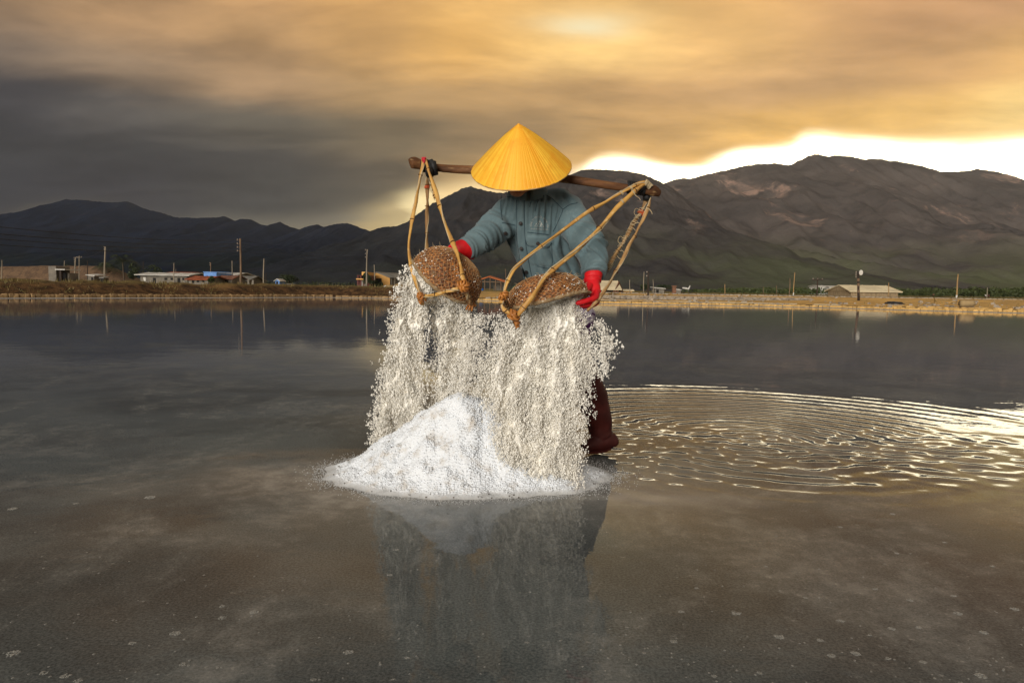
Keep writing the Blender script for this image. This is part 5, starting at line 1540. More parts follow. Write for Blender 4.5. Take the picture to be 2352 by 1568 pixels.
for k in range(9):                                                           # loose loops of twine down the rear strap
    f = k / 8; x, y = 1472 - 74 * f, 484 + 128 * f; c = P(x, y, 2.905)
    q.tube(winding(c, P(x - 10, y + 17, 2.9) - c, .0105, 2, .002, .026, k), .0013, 5)
    if k % 2 == 0:
        sg = -1 if k % 4 == 0 else 1
        q.tube(bez([c, c + np.array([sg * .022, -.01, .008]), c + np.array([sg * .030, -.012, -.012]), c + np.array([sg * .014, -.01, -.026]), c + np.array([0, -.01, -.014])], 18), .0013, 5)
for k in range(4): q.tube(winding(P(1401 - k * 2.2, 607 + k * 3.6, 2.895), P(1390, 625, 2.9) - P(1400, 608, 2.9), .013, 2, .002, .012, k + 30), .0015, 5)
for sx, sy in ((8, 4), (10, 8)): q.tube(bez([P(1486, 478, 2.9), P(1486 + sx, 478 + sy, 2.89), P(1488 + sx, 484 + sy, 2.89)], 10), .0012, 5)
rs.part('twine_winding', q, M_TWINE)
q = MB(); q.tube(winding(P(1472, 488, 2.918), P(1468, 494, 2.92) - P(1476, 480, 2.92), .0115, 3, .003, .014, 5), .0032, 6); rs.part('orange_tie', q, M_ORTIE)


def basket_mat(name):
    mt, nt, b = new_mat(name)
    v = coord(nt, 'Object')
    n1 = noise(nt, v, 26.0, 4.0, 0.65); n2 = noise(nt, v, 90.0, 3.0, 0.6); w = voronoi(nt, mapping(nt, v, (1, 1, 1.6)), 85.0)
    c = mixc(nt, n1.smooth(0.35, 0.65), (0.54, 0.205, 0.045), (0.32, 0.11, 0.03))
    c = mixc(nt, w.smooth(0.30, 0.62) * 0.85, c, (0.07, 0.028, 0.014))
    c = mixc(nt, n2.smooth(0.64, 0.74) * 0.6, c, (0.50, 0.33, 0.19))
    put(nt, b, 'Base Color', c); b.inputs['Roughness'].default_value = 0.65
    bump(nt, b, w, 0.6, 0.006)
    return mt


M_BASK = basket_mat('woven_brown_cane')
M_NET = pm('netting_cord', (0.50, 0.30, 0.14), (0.36, 0.19, 0.08), 20.0, 0.75, c3=(0.6, 0.45, 0.28))
M_RIM = pm('basket_rim_cord', (0.33, 0.22, 0.115), (0.20, 0.125, 0.06), 30.0, 0.85, 0.5, 60.0, 0.004, c3=(0.5, 0.42, 0.3))


def basket(label, rim_a, rim_b, Y, up_px, depth, toward, seed):
    """rim_a, rim_b: ends of the rim seen edge on; up_px: picture direction of the bottom; toward: lean of the bottom to us"""
    a, b = P(rim_a[0], rim_a[1], Y), P(rim_b[0], rim_b[1], Y); c = (a + b) / 2; R = np.linalg.norm(b - a) / 2
    e1 = nrm(b - a); n_ = nrm(CR * up_px[0] - CU * up_px[1]); n_ = nrm(n_ - e1 * np.dot(n_, e1))
    vd = nrm(c - CO); n_ = nrm(n_ * math.cos(toward) - vd * math.sin(toward)); e2 = np.cross(n_, e1)
    t = T('salt_basket', c, label, 'basket', 'salt baskets')
    prof = [(1.0, 0.0), (1.015, .10), (1.0, .24), (.955, .42), (.87, .60), (.73, .77), (.54, .90), (.30, .975), (.10, 1.0), (.01, 1.0)]
    pr = bez([(p[0], p[1], 0) for p in prof], 26)

    def pt(r, z, an, off=0.0):
        sag = 1 + .02 * math.sin(an * 3 + seed) + .012 * math.sin(an * 7 + seed * 2)
        w = .010 * math.sin(an * 2 + seed) * (1 - z)
        return c + (e1 * math.cos(an) + e2 * math.sin(an)) * (r * R * sag + off * (1 if z < .8 else .3)) + n_ * (z * depth + w + off * (.2 if z < .8 else .95))
    N = 64
    mb = MB(); b0 = 0
    out = [[pt(p[0], p[1], 2 * math.pi * j / N) for j in range(N)] for p in pr]
    inn = [[pt(p[0] * .95, p[1] * .95, 2 * math.pi * j / N, 0) for j in range(N)] for p in pr]
    mb.ring_stack(out + inn[::-1], cap=False)
    mb.F.append(tuple(25 * N + j for j in range(N)))
    n0 = len(mb.V)
    # join inner and outer lips
    for j in range(N):
        k = (j + 1) % N; mb.F.append((j, (2 * 26 - 1) * N + j, (2 * 26 - 1) * N + k, k))
    shell = t.part('shell', mb, M_BASK, smooth=True)
    # woven hoops in relief under the net
    hp = MB()
    for k in range(9):
        z = .06 + .1 * k; r = float(np.interp(z, [p[1] for p in pr], [p[0] for p in pr]))
        L = [pt(r, z, 2 * math.pi * j / 96, .0015 + .0022 * math.sin(j * math.pi / 2 + k * math.pi)) for j in range(97)]
        hp.tube(L, .0026, 5)
    t.part('weave_hoop', hp, M_BASK, kind='stuff')
    # netting: two families of spirals
    nt_ = MB(); K = 46
    for sg in (-1, 1):
        for k in range(K):
            L = []
            for i in range(28):
                s = i / 27; q = pr[0] * (1 - 0) if i == 0 else None
                f = s * 22; ii = int(min(f, 24)); g = f - ii; q = pr[ii] * (1 - g) + pr[ii + 1] * g
                an = 2 * math.pi * k / K + sg * s * 1.35
                L.append(pt(q[0], q[1], an, .0042 + .0008 * mnoise.noise((i * .7, k * 1.3, seed))))
            nt_.tube(L, .00085, 4)
    t.part('netting', nt_, M_NET, kind='stuff')
    # rim cord with frayed ends
    rm = MB(); rm.tube([pt(1.0, 0, 2 * math.pi * j / 80, .002 + .002 * math.sin(j * 2.1)) for j in range(81)], [.0075 + .0015 * math.sin(j * 1.7) for j in range(81)], 7)
    rim = t.part('rim', rm, M_RIM, smooth=True)
    fr = MB()
    for k in range(170):
        an = random.uniform(0, 2 * math.pi); z = random.choice([0.0, 0.0, random.uniform(0, .97)]); r = float(np.interp(z, [p[1] for p in pr], [p[0] for p in pr]))
        p0 = pt(r, z, an, .003); d = nrm(p0 - c + rng.normal(size=3) * .06); fr.tube([p0, p0 + d * .007 + rng.normal(size=3) * .002, p0 + d * random.uniform(.009, .018) + rng.normal(size=3) * .004], [.0009, .0007, .0004], 4)
    t.part('frayed_fibre', fr, M_TWINE, kind='stuff')
    # salt crystals caught in the net and heaped inside the mouth
    C = []; S_ = []
    for k in range(380):
        an = random.uniform(0, 2 * math.pi); z = random.random() ** 1.6; r = float(np.interp(z, [p[1] for p in pr], [p[0] for p in pr]))
        if mnoise.noise((an * 2, z * 4, seed)) < -.05 and z > .05: continue
        C.append(pt(r, z, an, .004)); S_.append(random.uniform(.0015, .0040))
    V, F = grains(np.array(C), np.array(S_)); V = V - t.org; o = mk('caught_salt', np_mesh('caught_salt', V, F), M_SALTF, t.e); o['kind'] = 'stuff'
    C = []
    for k in range(5200):
        an = random.uniform(0, 2 * math.pi); rr = math.sqrt(random.random()) * .93; C.append(pt(rr, random.uniform(.02, .12), an))
    V, F = grains(np.array(C), rng.uniform(.006, .011, len(C))); V = V - t.org; o = mk('salt_load', np_mesh('salt_load', V, F), M_SALTF, t.e); o['kind'] = 'stuff'
    return t


basket('brown net covered basket tipped over by the worker, left of the pair', (949, 604), (1083, 698), 2.73, (.57, -.82), .136, .16, 1.0)
basket('brown net covered basket held by the bare faced red glove, right of the pair'.replace('bare faced ', ''), (1167, 719), (1347, 682), 2.64, (-.21, -.98), .112, -.12, 2.0)

# ================================================================== THE WORKER
def cloth_mat(name, c1, c2, rough=0.85, weave=900.0, worn=None):
    mt, nt, b = new_mat(name)
    v = coord(nt, 'Object')
    n1 = noise(nt, v, 7.0, 4.0, 0.6); n2 = noise(nt, v, 45.0, 3.0, 0.65); n3 = noise(nt, v, weave, 2.0, 0.6)
    c = mixc(nt, n1.smooth(0.32, 0.68), c1, c2); c = mixc(nt, n2.smooth(0.5, 0.75) * 0.35, c, worn or tuple(q * 1.35 for q in c1))
    put(nt, b, 'Base Color', c); b.inputs['Roughness'].default_value = rough; b.inputs['Specular IOR Level'].default_value = 0.15
    b.inputs['Sheen Weight'].default_value = 0.15
    bump(nt, b, n3, 0.25, 0.001)
    return mt


M_SHIRT = cloth_mat('blue_grey_cotton', (0.128, 0.184, 0.198), (0.100, 0.152, 0.168), worn=(0.19, 0.25, 0.26))
M_SEAM = cloth_mat('dark_seam_thread', (0.028, 0.058, 0.075), (0.02, 0.045, 0.06))  # dark blue grey thread for the seam lines
M_SKIN = pm('tanned_skin', (0.52, 0.21, 0.09), (0.42, 0.16, 0.07), 12.0, 0.55, 0.15, 120, 0.001, spec=0.35)
M_HAIR = pm('black_hair', (0.012, 0.010, 0.009), (0.02, 0.016, 0.013), 40.0, 0.45, 0.4, 200, 0.002)
M_GLOVE = pm('red_rubber_glove', (0.68, 0.008, 0.012), (0.56, 0.006, 0.012), 18.0, 0.55, 0.25, 90, 0.0015, spec=0.35)
M_BOOT = pm('maroon_rubber_boot', (0.105, 0.020, 0.016), (0.065, 0.013, 0.011), 9.0, 0.58, 0.3, 50, 0.002, spec=0.3)
M_BTN = pm('dark_button', (0.016, 0.013, 0.012), (0.028, 0.022, 0.02), 60.0, 0.35, spec=0.5)
M_PRINT = pm('pale_print', (0.46, 0.45, 0.40), (0.34, 0.35, 0.32), 160.0, 0.85)


def trouser_mat():
    mt, nt, b = new_mat('purple_scroll_cotton')
    v = coord(nt, 'Object'); n = noise(nt, v, 13.0, 2.0, 0.5, 1.2, color=True)
    w = nt.nodes.new('ShaderNodeTexWave'); w.wave_type = 'RINGS'; w.inputs['Scale'].default_value = 9.0; w.inputs['Distortion'].default_value = 9.0; w.inputs['Detail'].default_value = 1.0; w.inputs['Detail Scale'].default_value = 1.6
    nt.links.new(v.k, w.inputs['Vector']); s = S(nt, w.outputs['Fac'])
    k = noise(nt, v, 8.0, 2.0, 0.5)
    c = mixc(nt, k.smooth(0.47, 0.53), (0.095, 0.008, 0.13), (0.50, 0.44, 0.56))
    c = mixc(nt, s.smooth(0.80, 0.90), c, (0.62, 0.58, 0.66)); c = mixc(nt, s.smooth(0.10, 0.03), c, (0.07, 0.006, 0.10))
    put(nt, b, 'Base Color', c); b.inputs['Roughness'].default_value = 0.85
    return mt


PR = lambda px, Y: px * Y / FPX
W = T('person', (0.12, 3.15, 0.0), 'worker in conical hat, blue grey shirt and red gloves bending over the salt', 'person')

ARM_R = [(1300, 478, 2.97, 35), (1322, 516, 2.92, 39), (1348, 556, 2.85, 40), (1361, 590, 2.79, 34), (1364, 626, 2.745, 27)]
ARM_L = [(1172, 474, 2.99, 31), (1150, 508, 2.97, 36), (1123, 536, 2.92, 37), (1097, 556, 2.86, 31), (1072, 570, 2.81, 24.5)]
TORSO = [(1283, 708, 3.20, 72, .115), (1279, 680, 3.18, 71, .115), (1276, 650, 3.15, 69, .115), (1262, 615, 3.11, 68, .118), (1251, 588, 3.08, 69, .122), (1242, 555, 3.05, 75, .125), (1237, 525, 3.02, 79, .122), (1233, 495, 3.00, 80, .112), (1230, 470, 2.985, 74, .095), (1224, 452, 2.98, 56, .075), (1216, 438, 2.97, 36, .055)]
a3 = lambda A: [(P(x, y, Y), PR(r, Y)) for x, y, Y, r in A]
AR, AL = a3(ARM_R), a3(ARM_L)


def arm_pts(A, k):
    L = bez([p for p, _ in A], 24); R = np.interp(np.linspace(0, len(A) - 1, 24), range(len(A)), [r for _, r in A]) * k
    return L, list(R)


def arm_param(p, A):
    best = (9, 0, 0)
    for i in range(len(A) - 1):
        a, b = A[i][0], A[i + 1][0]; t = float(np.clip(np.dot(p - a, b - a) / np.dot(b - a, b - a), 0, 1)); q = a + (b - a) * t
        d = np.linalg.norm(p - q); r = A[i][1] * (1 - t) + A[i + 1][1] * t
        if d / r < best[0]: best = (d / r, (i + t) / (len(A) - 1), math.atan2(p[1] - q[1], p[0] - q[0] + (p[2] - q[2])))
    return best


# --- hat placement first: the head follows it
HC = P(1197.5, 388, 2.84); RH = PR(111.5, 2.84)
vd = nrm(HC - CO); tilt = math.asin(0.40); rl = math.radians(6.0)
upp = nrm(CU - vd * np.dot(CU, vd)); rtp = nrm(np.cross(vd, upp))
up2 = upp * math.cos(rl) - rtp * math.sin(rl) * 0.6
HN = nrm(-vd * math.sin(tilt) + nrm(up2) * math.cos(tilt))                    # axis towards the tip
HE1 = nrm(nrm(rtp * math.cos(rl) + upp * math.sin(rl)) - HN * np.dot(HN, nrm(rtp * math.cos(rl) + upp * math.sin(rl)))); HE2 = np.cross(HN, HE1)
HH = PR(95.5, 2.84) / math.cos(tilt)

# --- body: one continuous figure under the clothes
mb = MB()
for A in (AR, AL):
    L, R = arm_pts(A, 0.62); mb.tube(L, R, 14, round_ends=True)
mb.loft([(P(x, y, Y), CR * PR(w * .78, Y), np.array([0, d * .76, 0])) for x, y, Y, w, d in TORSO[:-1]])
fw = nrm(np.array([0, -1.0, 0]) - HN * np.dot(np.array([0, -1.0, 0]), HN))
hd = HC + HN * .012 + np.array([-.004, .035, 0]); MH = np.stack([np.cross(HN, -fw), -fw, HN], 1)
mb.ell(hd, (.073, .092, .10), MH, 24, 16)
chin = P(1187.5, 445, 2.842)
mb.ell(chin + np.array([0, .012, .012]), (.033, .034, .024), None, 16, 10); mb.ell((chin + hd) / 2 + np.array([0, .012, .004]), (.052, .06, .06), MH, 18, 12)
mb.ell(hd + fw * .092 - HN * .02, (.013, .018, .02), MH, 12, 8)
for s in (-1, 1): mb.ell(hd + MH[:, 0] * s * .074 - HN * .015, (.009, .02, .03), MH, 10, 8)
mb.tube([P(1222, 462, 3.0), P(1212, 448, 2.975), hd - fw * .03 - HN * .03], [.062, .054, .055], 16)
LEG_R = [(1322, 712, 3.20, 46), (1312, 770, 3.14, 44), (1310, 815, 3.08, 38), (1337, 862, 3.12, 30), (1362, 925, 3.18, 30), (1378, 985, 3.22, 22), (1382, 1006, 3.22, 20)]
LEG_L = [(1256, 714, 3.22, 46), (1245, 775, 3.14, 43), (1238, 830, 3.06, 36), (1236, 900, 3.10, 31), (1235, 975, 3.15, 24), (1235, 1018, 3.16, 22)]
for A in (LEG_R, LEG_L):
    q = a3(A); mb.tube(bez([p for p, _ in q], 22), list(np.interp(np.linspace(0, len(q) - 1, 22), range(len(q)), [r * .86 for _, r in q])), 14, round_ends=True)
W.part('body', union(mb, 'body', .008, 4), M_SKIN, smooth=True)
mb = MB()
for s in (-1, 1): mb.ell(hd + fw * .084 + MH[:, 0] * s * .031 + HN * .012, (.013, .008, .007), MH, 12, 8)
W.part('eye', mb, M_WHITE, smooth=True)
mb = MB(); mb.tube([hd + fw * .088 + MH[:, 0] * k * .008 - HN * .052 for k in (-3, -1, 1, 3)], [.003, .005, .005, .003], 8); W.part('mouth', mb, pm('lip', (0.28, 0.09, 0.06)), smooth=True)
mb = MB(); mb.ell(hd + HN * .018 - fw * .012, (.079, .092, .097), MH, 24, 16); mb.ell(hd - fw * .06 - HN * .05, (.058, .05, .07), MH, 16, 10)
W.part('hair', union(mb, 'hair', .007, 2), M_HAIR, smooth=True)

# --- shirt
mb = MB()
mb.loft([(P(x, y, Y), CR * PR(w, Y), np.array([0, d, 0])) for x, y, Y, w, d in TORSO], 40)
for A in (AR, AL):
    L, R = arm_pts(A, 1.0); mb.tube(L, R, 20)
mb.ell(P(1300, 476, 2.985), (.075, .08, .062), None, 18, 12); mb.ell(P(1176, 474, 3.0), (.062, .075, .055), None, 18, 12); mb.ell(P(1262, 458, 3.0), (.11, .07, .05), None, 18, 12)
shirt = union(mb, 'shirt', .0045, 9)
VIEWN = -CF


random.seed(11)
CREASE = {0: [], 1: []}
for k in range(2):
    for i in range(11):
        t0 = random.choice((random.uniform(.30, .50), random.uniform(.48, .72), random.uniform(.70, .98)))
        CREASE[k].append((t0, random.uniform(-2.6, 1.2), random.choice((-1, 1)) * random.uniform(.06, .22), random.uniform(.5, 1.0), random.uniform(.022, .042), random.uniform(.006, .0125)))
TL = []
for (xa, ya, xb, yb, w, d) in ((1158, 446, 1157, 505, 4, .008), (1168, 446, 1165, 516, 4.5, .011), (1179, 452, 1174, 512, 4, .008), (1190, 470, 1184, 560, 4, .007), (1216, 468, 1213, 530, 4, .008), (1228, 460, 1221, 536, 5, .011), (1241, 455, 1236, 528, 4.5, .010),
                                (1254, 460, 1252, 530, 5, .012), (1266, 476, 1264, 545, 4.5, .009), (1277, 500, 1270, 560, 4, .008), (1286, 452, 1306, 478, 5, .006), (1186, 560, 1205, 640, 4.5, .009), (1178, 556, 1186, 590, 4, .007), (1228, 585, 1246, 650, 5, .008), (1262, 575, 1296, 640, 5.5, .010),
                                (1290, 560, 1316, 630, 5, .010), (1276, 620, 1330, 660, 5, .008), (1246, 610, 1290, 668, 4.5, .008), (1300, 590, 1338, 640, 4, .008), (1170, 500, 1182, 545, 3.5, .006)):
    a, b = P(xa, ya, 3.0), P(xb, yb, 3.06); TL.append((np.array([a[0], a[2]]), np.array([b[0], b[2]]), PR(w, 3.0), d))


def folds(c, n):
    c = np.asarray(c, float)
    dr, tr, ar = arm_param(c, AR); dl_, tl, al = arm_param(c, AL)
    d, t, a, k = (dr, tr, ar, 0) if dr < dl_ else (dl_, tl, al, 1)
    wa = float(np.clip((1.35 - d) / .25, 0, 1) * np.clip((t - .10) / .22, 0, 1))
    out = 0.0
    if wa > 0:
        tj = t + .022 * mnoise.noise((c[0] * 12, c[1] * 12, c[2] * 12)); v = 0.0
        for (t0, a0, sl, da, w, dp) in CREASE[k]:
            ad = (a - a0 + math.pi) % (2 * math.pi) - math.pi
            e = math.exp(-(ad / da) ** 2)
            if e < .02: continue
            u = (tj - t0 - sl * ad) / w
            if abs(u) < 4: v += dp * e * (-math.exp(-u * u) + .75 * math.exp(-(u - 1.7) ** 2 / 1.4))
        out += wa * (v * 1.2 + .005 * mnoise.noise((c[0] * 14, c[1] * 14, c[2] * 14 + k)))
        out += wa * .005 * math.exp(-((t - .97) / .03) ** 2)
    wt = 1 - wa
    if wt > 0 and n[1] < .35:
        v = .006 * mnoise.noise((c[0] * 11, c[1] * 6, c[2] * 5)) + .003 * mnoise.noise((c[0] * 30, c[1] * 10, c[2] * 9))
        xz = np.array([c[0] + .006 * mnoise.noise((c[0] * 8, c[2] * 9, 2)), c[2]])
        for a_, b_, w, dp in TL:
            ab = b_ - a_; L2 = ab @ ab; s = float((xz - a_) @ ab / L2)
            if s < -.25 or s > 1.25: continue
            q = float(ab[0] * (xz - a_)[1] - ab[1] * (xz - a_)[0]) / math.sqrt(L2) / w
            if abs(q) > 4: continue
            e = min(1, (s + .25) / .4) * min(1, (1.25 - s) / .4)
            v += dp * e * (-math.exp(-q * q) + .7 * math.exp(-(q - 1.8) ** 2 / 1.5))
        out += wt * v * 1.4
    return out


displace(shirt, folds)
_so = mk('shirt_s', shirt); _sm = _so.modifiers.new('s', 'SMOOTH'); _sm.factor = .5; _sm.iterations = 1
_m2 = bpy.data.meshes.new_from_object(_so.evaluated_get(bpy.context.evaluated_depsgraph_get())); bpy.data.objects.remove(_so); shirt = _m2; shirt.name = 'shirt'
_vs = [tuple(v.co) for v in shirt.vertices]; _fs = [tuple(p.vertices) for p in shirt.polygons]
BV = BVHTree.FromPolygons(_vs, _fs)
SHIRT = W.part('shirt', shirt, M_SHIRT, smooth=True)


def onto(x, y, off=.002):
    d = nrm(ray(x, y)); h = BV.ray_cast(Vector(CO), Vector(d), 10)
    if h[0] is None: return P(x, y, 3.0)
    n_ = np.array(h[1]);
    if np.dot(n_, d) > 0: n_ = -n_
    return np.array(h[0]) + (n_ * .4 - d * .6) * off


def patch(poly, off, nx=14, ny=14, thick=.0022):
    """a cloth piece lying on the shirt: the outline given as two side lines (left, right), thickened"""
    top, bot = poly; g = []
    for j in range(ny):
        s = j / (ny - 1); l = np.array(top[0]) * (1 - s) + np.array(bot[0]) * s; r = np.array(top[1]) * (1 - s) + np.array(bot[1]) * s
        g.append([(l * (1 - i / (nx - 1)) + r * i / (nx - 1)) for i in range(nx)])
    return g


def lay(mb, g, off, edge=True):
    """rows of picture points laid on the shirt with a turned down border"""
    R, C = len(g), len(g[0]); grid = []
    for j in range(R):
        row = []
        for i in range(C):
            o = off if 0 < i < C - 1 and 0 < j < R - 1 else (off * .15 if edge else off)
            row.append(onto(g[j][i][0], g[j][i][1], o))
        grid.append(row)
    mb.sheet(grid); return mb


def shape_rows(left, right, n=14, m=12):
    ys0 = min(left[0][1], right[0][1]); rows = []
    for j in range(n):
        s = j / (n - 1)
        k = s * (len(left) - 1); i = min(int(k), len(left) - 2); f = k - i
        l = np.array(left[i]) * (1 - f) + np.array(left[i + 1]) * f
        k = s * (len(right) - 1); i = min(int(k), len(right) - 2); f = k - i
        r = np.array(right[i]) * (1 - f) + np.array(right[i + 1]) * f
        rows.append([l * (1 - q / (m - 1)) + r * q / (m - 1) for q in range(m)])
    return rows


def piece(name, left, right, off, n=14, m=12, mat=None, parent=None):
    mb = MB(); lay(mb, shape_rows(left, right, n, m), off); return W.part(name, mb, mat or M_SHIRT, smooth=True, parent=parent or SHIRT)


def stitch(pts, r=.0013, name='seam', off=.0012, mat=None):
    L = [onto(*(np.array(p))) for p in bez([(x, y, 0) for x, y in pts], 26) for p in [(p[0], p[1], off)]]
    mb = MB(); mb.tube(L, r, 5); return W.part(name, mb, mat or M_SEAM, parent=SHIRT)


piece('placket', [(1186, 458), (1187, 500), (1187, 545), (1194, 590), (1203, 640), (1207, 655)], [(1204, 456), (1204, 500), (1206, 545), (1212, 590), (1223, 640), (1226, 655)], .0038, 30, 8)
piece('pocket_flap', [(1211, 540), (1207, 552), (1211, 561), (1219, 565)], [(1260, 543), (1267, 556), (1264, 565), (1258, 568)], .0062, 12, 14)
piece('pocket', [(1212, 562), (1213, 580), (1216, 596), (1222, 608)], [(1263, 566), (1267, 585), (1268, 602), (1266, 613)], .0030, 14, 14)
piece('pocket_flap', [(1153, 515), (1155, 532), (1160, 543), (1168, 547)], [(1184, 520), (1183, 536), (1179, 544), (1174, 548)], .0060, 12, 12)
piece('pocket', [(1161, 546), (1168, 562), (1174, 573)], [(1186, 545), (1189, 563), (1190, 580)], .0030, 12, 10)
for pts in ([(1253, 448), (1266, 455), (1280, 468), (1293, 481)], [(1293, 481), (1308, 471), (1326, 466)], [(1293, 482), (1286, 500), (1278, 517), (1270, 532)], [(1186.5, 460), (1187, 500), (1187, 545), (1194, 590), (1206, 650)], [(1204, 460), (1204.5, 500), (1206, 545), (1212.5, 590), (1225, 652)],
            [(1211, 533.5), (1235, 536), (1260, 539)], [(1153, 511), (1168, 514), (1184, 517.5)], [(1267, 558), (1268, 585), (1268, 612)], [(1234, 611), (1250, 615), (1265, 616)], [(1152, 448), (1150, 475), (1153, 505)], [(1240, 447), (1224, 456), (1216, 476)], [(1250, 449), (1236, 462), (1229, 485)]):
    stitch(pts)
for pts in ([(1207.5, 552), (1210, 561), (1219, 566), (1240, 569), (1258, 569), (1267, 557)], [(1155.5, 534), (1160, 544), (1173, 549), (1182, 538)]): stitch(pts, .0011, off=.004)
for x, y in ((1198, 457.5), (1195.5, 513), (1197.5, 570.5), (1209, 624), (1235.5, 558.5), (1160.5, 535.5)):
    c = onto(x, y, .0085); d = nrm(onto(x, y, .02) - onto(x, y, 0)); r = PR(4.3, 3.0)
    mb = MB(); mb.tube([c - d * .003, c, c + d * .002, c + d * .0022], [r, r, r * .9, r * .6], 16); W.part('button', mb, M_BTN, parent=SHIRT)

# collar: stand and two flaps round the neck
mb = MB(); cc = P(1213, 446, 2.968)
for sgn in (-1, 1):
    rows = []
    for i in range(16):
        an = -math.pi / 2 + sgn * (.10 + 2.95 * i / 15); rr = []
        for k, (q, dz) in enumerate(((1.0, .016), (1.06, .030), (1.16, .018), (1.30, -.010 - .016 * max(0, 1 - i / 4)))):
            rr.append(cc + np.array([math.cos(an) * .071 * q, math.sin(an) * .066 * q, dz - .014 * math.sin(-an) + .012 * math.sin(an) * 0]))
        rows.append(rr)
    mb.sheet(rows)
o = W.part('collar', mb, M_SHIRT, smooth=True, parent=SHIRT); sm = o.modifiers.new('s', 'SOLIDIFY'); sm.thickness = .003; sm.offset = 0
# cuffs
for A, nm in ((AR, 0), (AL, 1)):
    L, R = arm_pts(A, 1.0); d = nrm(L[-1] - L[-3]); mb = MB()
    cc_ = [L[-2] - d * .004, L[-1] - d * .002, L[-1] + d * .010, L[-1] + d * .012, L[-1] + d * .008]; k = R[-1]
    mb.tube(cc_, [k * 1.0, k * 1.07, k * 1.08, k * 1.02, k * .9], 26); me = union(mb, 'cuff', .0035, 3); displace(me, lambda c, n: .003 * mnoise.noise((c[0] * 40, c[1] * 40, c[2] * 40)))
    W.part('cuff', me, M_SHIRT, smooth=True, parent=SHIRT)


# printed emblem over the pocket: words on an arc, a triangle with two white hills, words below
def text_mesh(s, size):
    cu = bpy.data.curves.new('t', 'FONT'); cu.body = s; cu.size = size; cu.align_x = 'CENTER'; cu.resolution_u = 2
    o = bpy.data.objects.new('t', cu); COL.objects.link(o); bpy.context.view_layer.update()
    me = bpy.data.meshes.new_from_object(o.evaluated_get(bpy.context.evaluated_depsgraph_get())); V = [tuple(v.co) for v in me.vertices]; F = [tuple(p.vertices) for p in me.polygons]
    bpy.data.objects.remove(o); bpy.data.meshes.remove(me); return V, F


def emblem():
    mb = MB()
    def put_(V, F, fn):
        b0 = len(mb.V); mb.V += [tuple(onto(*fn(v[0], v[1]), .0018)) for v in V]; mb.F += [tuple(b0 + i for i in f) for f in F]
    word = 'CÔNG TY CP MUỐI KHÁNH HÒA'; n = len(word); cx, cy, R = 1239.3, 519.5, 17.6
    for i, ch in enumerate(word):
        if ch == ' ': continue
        V, F = text_mesh(ch, 5.0); a = math.radians(-93 + 186 * i / (n - 1))
        put_(V, F, lambda x, y, a=a: (cx + math.sin(a) * (R + y) + math.cos(a) * x, cy - math.cos(a) * (R + y) * 1.12 + math.sin(a) * x + .08 * (R * math.sin(a))))
    V, F = text_mesh('XN MUỐI MUỐI KHÁC HÒN KHÓI', 3.6)
    w = max(v[0] for v in V) - min(v[0] for v in V); k = 40.0 / w
    put_(V, F, lambda x, y: (1239.2 + x * k, 527.5 - y + .055 * x * k))
    T_ = [(1239.7, 505.2), (1227.6, 519.6), (1250.0, 522.6)]
    def tri(pts): 
        b0 = len(mb.V); mb.V += [tuple(onto(x, y, .0018)) for x, y in pts]; mb.F.append(tuple(range(b0, b0 + len(pts))))
    for i in range(3):
        a, b = np.array(T_[i]), np.array(T_[(i + 1) % 3]); c = np.array((1239.1, 515.8))
        for s in range(6):
            p, q = a + (b - a) * s / 6, a + (b - a) * (s + 1) / 6; tri([p, q, q + (c - q) * .09, p + (c - p) * .09])
    tri([(1232.2, 512.5), (1229.0, 518.4), (1235.2, 519.2)]); tri([(1243.2, 510.2), (1241.0, 519.6), (1248.2, 520.8)]); tri([(1236.6, 511.5), (1235.4, 516.5), (1238.6, 515.0)]); tri([(1238.6, 509.0), (1240.8, 508.6), (1240.2, 511.2), (1238.8, 510.8)])
    W.part('chest_emblem', mb, M_PRINT, parent=SHIRT)


emblem()


# --- gloves
def finger(mb, pts, r0, r1):
    L = bez([P(*p) for p in pts], 14); mb.tube(L, list(np.linspace(r0, r1, 14)), 12, round_ends=True)


mb = MB(); A = [(1363.5, 616, 2.752, 21.5), (1362.5, 632, 2.735, 20.5), (1361, 643, 2.725, 18.5), (1361, 651, 2.71, 16.5), (1363, 663, 2.695, 16.5), (1367, 676, 2.68, 14), (1367, 684, 2.675, 11)]
q = a3(A); mb.tube(bez([p for p, _ in q], 22), list(np.interp(np.linspace(0, len(q) - 1, 22), range(len(q)), [r for _, r in q])), 20, round_ends=True, flat=.9)
mb.tube([P(1361, 642, 2.725), P(1361, 645, 2.722), P(1361, 648, 2.719)], [PR(20, 2.7), PR(21.5, 2.7), PR(18, 2.7)], 20)                 # rolled fold of the long cuff
finger(mb, [(1354, 655, 2.672), (1349, 664, 2.640), (1342, 668, 2.612), (1333, 666, 2.598)], .0125, .0088)                                       # thumb on top of the rim
finger(mb, [(1371, 672, 2.665), (1368, 683, 2.630), (1354, 688.5, 2.602), (1340, 692.5, 2.590), (1327, 696, 2.588)], .0125, .0098)               # first finger under the rim
finger(mb, [(1372, 678, 2.680), (1371, 691, 2.655), (1359, 697, 2.635), (1347, 699, 2.625), (1336, 701, 2.625)], .0120, .0095)
finger(mb, [(1371, 680, 2.700), (1371, 694, 2.685), (1361, 701, 2.670), (1350, 703, 2.662), (1341, 704, 2.662)], .0115, .0090)
finger(mb, [(1369, 678, 2.715), (1369, 692, 2.712), (1361, 700, 2.702), (1352, 703, 2.695)], .0105, .0080)
me = union(mb, 'glove', .0028, 3); displace(me, lambda c, n: .0016 * mnoise.noise((c[0] * 55, c[1] * 55, c[2] * 30)))
W.part('glove', me, M_GLOVE, smooth=True)
